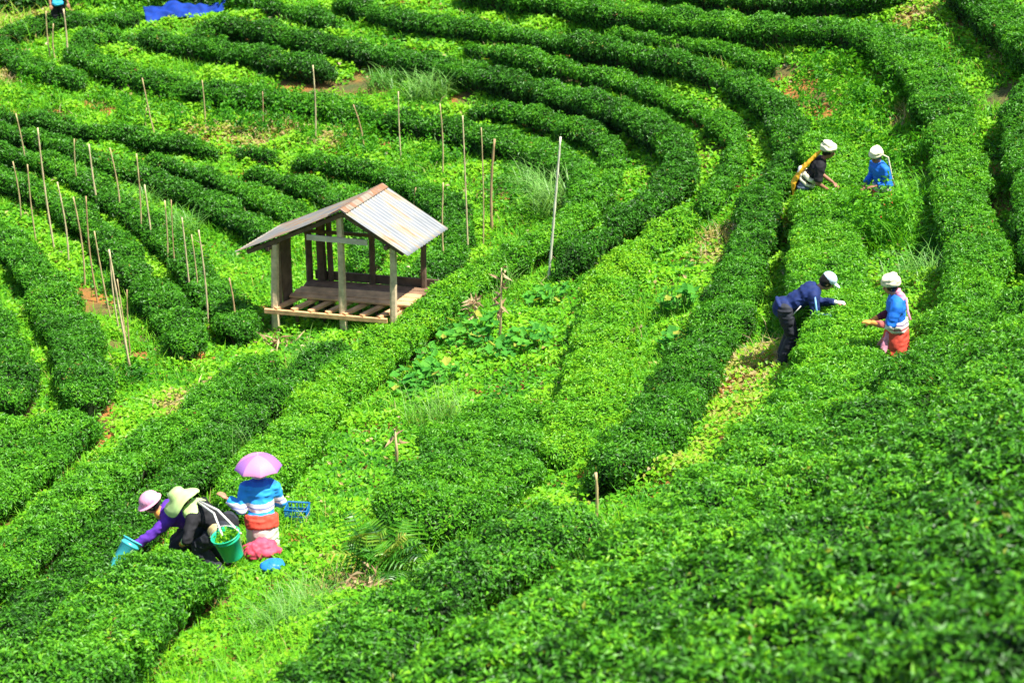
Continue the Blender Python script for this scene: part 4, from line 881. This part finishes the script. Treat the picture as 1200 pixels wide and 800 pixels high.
# 4 woman in blue opposite
b0 = at(1030, 266)
f = Fig((0, 0, .68), (.10, 0, 1.10), (.9, .25, -.4), ((.24, .14, .80), (.26, -.12, .74)), ((.0, .09, 0), (.0, -.09, 0)), scale=.90, skin=SKIN2)
f.body('person', b0, R(205), 'woman in a bright blue top and cream head wrap above tall grass')
mb = MB(); f.torso(mb, .022)
for i in (0, 1): f.arm(mb, i, .022, .9)
f.part('blouse', mb, BLUE); belt(f, WHITE, .0, .10, .024, 'waist_band'); skirt(f, RED, .0, .22, .155, .23)
f.haircap(); f.turban(CREAM, 1.02)
mb = MB(); mb.tube([f.hp(-.02, .10, .09), f.hp(-.13, .15, -.06), f.neck+Vector((-.16, .16, -.2)), f.pel+Vector((-.15, .13, .05))], [.012, .014, .014, .012], 7); f.part('head_strap', mb, CREAM, None)

# 5 woman under the umbrella hat, back to the camera
b0 = at(309, 650)
SWEAT = stripes('striped_sweater_cloth', [(0, (.80, .78, .82)), (.20, (.02, .20, .66)), (.30, (.80, .78, .82)), (.44, (.30, .30, .42)), (.50, (.80, .76, .80)), (.56, (.02, .30, .80)), (.95, (.012, .09, .45))], 2, 1.0)
nt = SWEAT.node_tree
for n_ in nt.nodes:
    if n_.type == 'VALTORGB':
        st = [(0, (.80, .76, .80)), (.965, (.60, .60, .72)), (.99, (.02, .26, .74)), (1.0, (.02, .26, .74))]
        el = n_.color_ramp.elements
        cols = [(0, (.02, .30, .78)), (.18, (.80, .78, .80)), (.27, (.22, .24, .50)), (.32, (.80, .78, .80)), (.42, (.02, .32, .80)), (.88, (.012, .16, .62)), (.98, (.01, .10, .5))]  # topmost blues darker: the umbrella's shadow painted into the knit
        while len(el) > 1: el.remove(el[-1])
        el[0].position = 0; el[0].color = (*cols[0][1], 1)
        for p_, c_ in cols[1:]: e_ = el.new(p_); e_.color = (*c_, 1)
    if n_.type == 'MATH': n_.inputs[1].default_value = 2.5; n_.inputs[2].default_value = -1.45   # z .70 .. 1.10 -> 0 .. 1
f = Fig((0, 0, .52), (.16, 0, .91), (.9, 0, -.45), ((.14, .38, .76), (.30, -.05, .66)), ((.05, .09, 0), (.05, -.09, 0)), elbow=(-.3, .8, -.8), scale=.90, shw=.18)
f.body('person', b0, R(98), 'woman under a pink umbrella in a blue and white striped sweater')
mb = MB(); f.torso(mb, .040, .0)
for i in (0, 1): f.arm(mb, i, .026, .93)
f.part('sweater', mb, SWEAT, .012, 3)
belt(f, RED, -.08, .07, .045, 'waist_wrap'); skirt(f, stripes('white_skirt_cloth', [(0, (.30, .05, .06)), (.10, (.75, .72, .62)), (.60, (.86, .84, .80))], 2, 1.0), -.05, .14, .175, .19); f.haircap()
mb = MB(); hc = f.hc; mb.ell(f.hp(-.01, 0, .05), .105, .09, .08, f.HM); f.part('head_scarf', mb, MAR, .01, 2)
# umbrella on her head (a thing of its own)
ub = np.array(b0)+np.array([math.cos(R(98))*.18, math.sin(R(98))*.18, 1.11]); um = bpy.data.objects.new('umbrella', None); link(um); um.location = ub; um.rotation_euler = (R(-4), 0, R(12))
tag(um, 'pink and lilac panelled sun umbrella shading the woman in the striped sweater', 'umbrella')
UP = [leafmat('pink_umbrella_cloth', [(0, (.78, .34, .60)), (1, (.78, .34, .60))], .6, .35, tcol=(1, 1, 1)), leafmat('lilac_umbrella_cloth', [(0, (.50, .22, .68)), (1, (.50, .22, .68))], .6, .35, tcol=(1, 1, 1))]
for k in range(8):
    V = []; F = []; n, m = 6, 8
    for layer in (0, 1):
        for i in range(m+1):
            t = i/m; ph = t*1.15; rr = .275*math.sin(ph)/math.sin(1.15); zz = .16*(math.cos(ph)-math.cos(1.15))/(1-math.cos(1.15))
            for j in range(n+1):
                a = 2*math.pi*(k+j/n)/8; sc = 1-.07*t*math.sin(math.pi*j/n); V.append((rr*math.cos(a)*sc, rr*math.sin(a)*sc, zz-.018*t*math.sin(math.pi*j/n)*0-layer*.002+.008*t*math.sin(math.pi*j/n)))
    q0 = (m+1)*(n+1)
    for i in range(m):
        for j in range(n): q = i*(n+1)+j; F += [(q, q+n+1, q+n+2, q+1), (q0+q, q0+q+1, q0+q+n+2, q0+q+n+1)]
    for j in range(n): q = m*(n+1)+j; F.append((q, q0+q, q0+q+1, q+1))
    me = bpy.data.meshes.new('canopy_panel'); me.from_pydata(V, [], F); me.materials.append(UP[(1, 0, 0, 0, 1, 0, 0, 1)[k]]); me.polygons.foreach_set('use_smooth', [True]*len(F)); obj('canopy_panel', me, um)
    mb = MB(); a = 2*math.pi*k/8; mb.tube([(.275*math.sin(t*1.15)/math.sin(1.15)*math.cos(a), .275*math.sin(t*1.15)/math.sin(1.15)*math.sin(a), .16*(math.cos(t*1.15)-math.cos(1.15))/(1-math.cos(1.15))-.006) for t in (0, .25, .5, .75, 1.0)], .0028, 5); obj('rib', mb.mesh('rib', flat('rib_steel', (.6, .6, .6), .4, .1)), um)
mb = MB(); mb.tube([(0, 0, -.14), (0, 0, .17), (0, 0, .185)], [.007, .006, .003], 8); obj('shaft', mb.mesh('shaft', flat('shaft_steel', (.5, .5, .5), .4, .1)), um)
mb = MB(); mb.tube([(.085*math.cos(t*.524), .085*math.sin(t*.524), -.10) for t in range(13)], .008, 6); obj('head_ring', mb.mesh('head_ring', WHITE), um)

# 6 bending woman with the green hat
HATG = flat('pale_green_hat_cloth', (.48, .68, .24), .85, .22, 10); 
b0 = at(268, 670)
f = Fig((0, 0, .64), (.36, 0, .80), (.8, .0, -.6), ((.42, .22, .50), (.30, -.16, .46)), ((.05, .12, 0), (.0, -.12, 0)), elbow=(.2, .5, -.8), headup=(.6, 0, .8), scale=.97)
f.body('person', b0, R(168), 'bending picker with a floppy pale green hat and a black top')
mb = MB(); f.torso(mb, .025)
for i in (0, 1): f.arm(mb, i, .022, .55)
f.part('top', mb, BLACK)
mb = MB(); mb.ell(f.pel, .13, .17, .12)
for i in (0, 1): f.leg(mb, i, .025, 1.0)
f.part('trousers', mb, CHAR)
for i in (0, 1):
    mb = MB(); e, w = f.el[i], f.wr[i]; mb.tube([f.sh[i].lerp(e, .85), e, e.lerp(w, .8)], [.062, .052, .038], 12); f.part('sleeve', mb, PINK if i else HATG, .01, 1)
    gloves(f, i, GLOVO, lng=.07)
mb = MB(); ax = f.HM; vs = []; n = 30
for j, (r, z) in enumerate(((.0, .155), (.06, .15), (.095, .12), (.105, .07), (.14, .05), (.19, .03), (.23, .0), (.226, -.006), (.185, .02), (.13, .038), (.09, .03), (0, .03))):
    for k in range(n):
        a = 2*math.pi*k/n; wv = (.03*math.sin(a*3+1)-.05*abs(math.sin(a)))*max(0, (r-.12)/.1); vs.append(f.hp(-.01+r*math.cos(a)*1.02, r*math.sin(a), z+wv))
mb.add(vs, [(j*n+k, j*n+(k+1) % n, (j+1)*n+(k+1) % n, (j+1)*n+k) for j in range(11) for k in range(n)]); f.part('floppy_hat', mb, HATG, None)
mb = MB(); mb.tube([f.neck+f.sp*.03, f.pel.lerp(f.neck, .72)], [.10, .15], 16, True, (0, 1, 0), .85); mb.ell(f.neck+Vector((-.02, 0, .01)), .13, .19, .09); f.part('shoulder_scarf', mb, HATG, .013, 2)
f.haircap()
mb = MB(); mb.ell(f.pel+Vector((.06, .13, -.02)), .10, .07, .11); f.part('hip_cloth', mb, flat('tan_cloth', (.60, .46, .22), .85, .25, 20), .012, 2)
p6 = f; b6 = b0
# green bucket hanging at her back by a strap
def bucket(c, r0, r1, h, mat, tilt, name, label, cat, leafy=None, bail=True):
    root = bpy.data.objects.new(name, None); link(root); root.location = c; root.rotation_euler = tilt
    tag(root, label, cat)
    mb = MB(); n = 32; vs = []; pr = [(0, 0), (r0*.98, 0), (r0, .008), (r0+(r1-r0)*.8, h*.8), (r0+(r1-r0)*.82+.006, h*.81), (r0+(r1-r0)*.86+.006, h*.86), (r0+(r1-r0)*.88, h*.87), (r1, h*.975), (r1+.012, h*.98), (r1+.012, h), (r1-.002, h), (r1-.006, h*.96), (r0-.006, .015), (0, .015)]
    for r, z in pr:
        for k in range(n): a = 2*math.pi*k/n; vs.append((r*math.cos(a), r*math.sin(a), z))
    mb.add(vs, [(j*n+k, j*n+(k+1) % n, (j+1)*n+(k+1) % n, (j+1)*n+k) for j in range(len(pr)-1) for k in range(n)]); obj('pail', mb.mesh('pail', mat), root)
    mb = MB()
    if bail: mb.tube([(r1*math.cos(t*math.pi/12)*1.05, -.02+.0*t, h-.01+.14*math.sin(t*math.pi/12)) for t in range(13)], .004, 6); 
    if bail: obj('handle', mb.mesh('handle', WHITE), root)
    if leafy:
        m_ = 160; P = rng.normal(0, 1, (m_, 3)); P = nrm(P)*rng.random((m_, 1))**.5*[r1*.9, r1*.9, .05]; P[:, 2] += h*.93; v, f_, li = leaves(P, np.tile([0, 0, 1.], (m_, 1)), .06, .028, True, 1, .4)
        tag(obj('plucked_leaves', npmesh('plucked_leaves', v, [f_], [TEA], None, rng.uniform(.5, .85, m_)[li]), loc=None, parent=root), kind='stuff')
    return root
GRN = flat('green_bucket_plastic', (.015, .48, .24), .35, .08, 5, 0, .5); TEAL = flat('teal_container_plastic', (.06, .52, .55), .4, .15, 5, 0, .5); BLK = flat('blue_basket_plastic', (.004, .12, .34), .45, .1, 5)
c = at(276, 684); c[2] += .40
bucket(c, .115, .155, .30, GRN, (R(4), R(-14), 0), 'bucket', 'bright green plastic bucket on a strap behind the bending picker', 'bucket', True)
cs = Vector(c)+Vector((0, 0, .32)); cy, sy = math.cos(R(168)), math.sin(R(168))
def w6(v): return Vector((b6[0]+v.x*cy-v.y*sy, b6[1]+v.x*sy+v.y*cy, b6[2]+v.z))
nk = w6(p6.neck+Vector((-.06, .02, .12)))
for o_ in (Vector((-.1, 0, -.02)), Vector((.06, -.02, -.03))):
    pass
mb = MB(); mb.tube([nk, nk.lerp(cs, .5)+Vector((0, -.02, .05)), cs+Vector((-.10, -.04, -.03))], .012, 7); mb.tube([nk+Vector((.02, 0, .01)), nk.lerp(cs, .5)+Vector((.04, 0, .08)), cs+Vector((.10, -.02, -.02))], .012, 7)
tag(obj('carrying_strap', mb.mesh('carrying_strap', WHITE)), 'white strap running from the green hat down to the green bucket', 'strap')

# 7 picker with purple sleeves and pink hat
b0 = at(240, 664)
f = Fig((0, 0, .62), (.40, 0, .80), (.85, .0, -.5), ((.82, .22, .48), (.46, -.12, .56)), ((.05, .12, 0), (.0, -.12, 0)), elbow=(.1, .5, -.6), headup=(.5, 0, .85), scale=.97)
f.body('person', b0, R(190), 'bending picker with a pink hat and one long purple sleeve reaching down')
mb = MB(); f.torso(mb, .024)
for i in (0, 1): f.arm(mb, i, .020, .9)
f.part('shirt', mb, PURP); mb = MB(); mb.ell(f.pel, .13, .17, .12)
for i in (0, 1): f.leg(mb, i, .025, 1.0)
f.part('trousers', mb, CHAR); f.haircap()
HATP = flat('pink_hat_cloth', (.80, .36, .52), .85, .15, 14)
mb = MB(); mb.ell(f.hp(-.015, 0, .065), .122, .105, .095, f.HM, 18, 12); mb.ell(f.hp(0, 0, .03), .165, .14, .014, f.HM, 20, 8); f.part('pink_hat', mb, HATP, .008, 2)
mb = MB(); mb.ell(f.neck+f.sp*.04-Vector((0, 0, .02)), .08, .085, .07); f.part('neck_scarf', mb, GLOVO, .012, 2)
c = at(138, 694); c[2] += .34
bucket(c, .09, .105, .38, TEAL, (R(-30), R(34), R(0)), 'container', 'tilted teal plastic container held out by the picker in the pink hat', 'container', None, False)

# blue lattice basket right of the umbrella woman
def basket(x, y):
    c = at(x, y); root = bpy.data.objects.new('basket', None); link(root); root.location = c; root.rotation_euler = (0, 0, R(-6)); tag(root, 'blue open lattice basket in the weeds beside the umbrella woman', 'basket')
    hx, hy, h = .125, .10, .26; mb = MB()
    for z in (.03, .10, .17, .255):
        mb.tube([(hx*(1+z*.3)*sx, hy*(1+z*.3)*sy, z) for sx, sy in ((1, 1), (-1, 1), (-1, -1), (1, -1), (1, 1))], .008 if z < .25 else .013, 6)
    obj('hoop', mb.mesh('hoop', BLK), root)
    mb = MB()
    for sx in np.linspace(-1, 1, 7):
        for sy in (-1, 1): mb.tube([(hx*sx, hy*sy, .02), (hx*sx*1.08, hy*sy*1.08, h)], .006, 5)
    for sy in np.linspace(-.7, .7, 4):
        for sx in (-1, 1): mb.tube([(hx*sx, hy*sy, .02), (hx*sx*1.08, hy*sy*1.08, h)], .006, 5)
    obj('lattice', mb.mesh('lattice', BLK), root)
    mb = MB()
    for sg in (-1, 1):
        mb.box((0, sg*hy*.98, .10), (hx*.97, 0, 0), (0, .003, 0), (0, 0, .085)); mb.box((sg*hx*.98, 0, .10), (.003, 0, 0), (0, hy*.93, 0), (0, 0, .085))
    obj('side_wall', mb.mesh('side_wall', BLK, False), root)
    mb = MB(); mb.box((0, 0, .015), (hx*.95, 0, 0), (0, hy, 0), (0, 0, .008)); obj('bottom', mb.mesh('bottom', BLK, False), root)
    m_ = 120; P = rng.uniform(-1, 1, (m_, 3))*[hx*.85, hy*.85, .05]+[0, 0, .10]; v, f_, li = leaves(P, np.tile([0, 0, 1.], (m_, 1)), .06, .028, True, 1, .4)
    tag(obj('plucked_leaves', npmesh('plucked_leaves', v, [f_], [TEA], None, rng.uniform(.3, .7, m_)[li]), root), kind='stuff')
basket(349, 611)
def sack(x, y, rx, ry, rz, mat, yaw, label, tail=None):
    c = at(x, y); c[2] += .14; mb = MB(); mb.ell((0, 0, rz*.7), rx, ry, rz, None, 36, 22)
    if tail: mb.tube([(0, 0, rz*.7), (tail[0]*.6, tail[1]*.6, rz*.8), (tail[0], tail[1], rz*.4)], [rz*.9, rz*.6, rz*.35], 14)
    me = mb.remesh('cloth_sack', [mat], .012, 2); n = len(me.vertices); V = np.zeros(n*3, np.float32); me.vertices.foreach_get('co', V); V = V.reshape(-1, 3)
    V += ((fbm(V, 9, 3)-.5)[:, None]*nrm(V-[0, 0, rz*.5]))*.11*min(1, rz/.12); V[:, 2] = np.maximum(V[:, 2], 0); me.vertices.foreach_set('co', V.ravel()); me.update()
    o = obj('cloth_sack', me, loc=c); o.rotation_euler = (0, 0, yaw); tag(o, label, 'sack')
sack(306, 660, .21, .15, .13, flat('red_pink_sack_cloth', (.75, .08, .14), .6, .25, 8), R(8), 'crumpled red pink sack lying at the umbrella woman\'s feet', (.24, .0))
sack(320, 676, .14, .11, .065, flat('blue_sack_plastic', (.02, .20, .68), .4, .2, 8), R(12), 'small folded blue sack lying alone on the open slope')

# 8 distant person in a light blue shirt
b0 = at(71, 43)
f = Fig((0, 0, .90), (.05, 0, 1.40), (1, 0, -.2), ((.20, .24, .85), (.2, -.2, .85)), ((.0, .10, 0), (.0, -.10, 0)))
f.body('person', b0, R(-70), 'distant person in a light blue shirt, cut off by the top edge', 'tea pickers among the hedges')
mb = MB(); f.torso(mb, .035, .08)
for i in (0, 1): f.arm(mb, i, .025, .6)
f.part('shirt', mb, flat('cyan_shirt_cloth', (.05, .50, .80), .7, .15, 12)); mb = MB(); mb.ell(f.pel, .125, .165, .11)
for i in (0, 1): f.leg(mb, i, .025, 1.0)
f.part('trousers', mb, BLACK); f.haircap()
# ------------------------------------------------------------------ camera, light, world
cam = bpy.data.cameras.new('camera'); co = bpy.data.objects.new('camera', cam); C.objects.link(co)
co.location = (0, 0, CAMZ); co.rotation_euler = (math.pi/2-PITCH, 0, 0)
cam.sensor_width = 36; cam.lens = 36*FPX/1200; cam.clip_end = 2000; cam.clip_start = .1
cam.dof.use_dof = True; cam.dof.focus_distance = 28; cam.dof.aperture_fstop = 1.9
scene.camera = co
SUN_EL, SUN_AZ = R(65), math.atan2(.86, -.32)      # high, from the right (azimuth clockwise from +Y)
sd = Vector((math.sin(SUN_AZ)*math.cos(SUN_EL), math.cos(SUN_AZ)*math.cos(SUN_EL), math.sin(SUN_EL)))
sl = bpy.data.lights.new('sun', 'SUN'); sl.energy = 4.8; sl.angle = R(.5); sl.color = (1, .955, .87)
so = bpy.data.objects.new('sun', sl); C.objects.link(so); so.rotation_euler = sd.to_track_quat('Z', 'Y').to_euler(); so.location = (0, 0, 60)
w = bpy.data.worlds.new('World'); scene.world = w; w.use_nodes = True; nt = w.node_tree
sky = nt.nodes.new('ShaderNodeTexSky'); sky.sky_type = 'NISHITA'; sky.sun_disc = False; sky.sun_elevation = SUN_EL; sky.sun_rotation = SUN_AZ
bg = nt.nodes['Background']; bg.inputs['Strength'].default_value = .10; nt.links.new(sky.outputs[0], bg.inputs[0])
scene.view_settings.view_transform = 'Standard'; scene.view_settings.look = 'None'; scene.view_settings.gamma = 1; scene.view_settings.exposure = 1.15
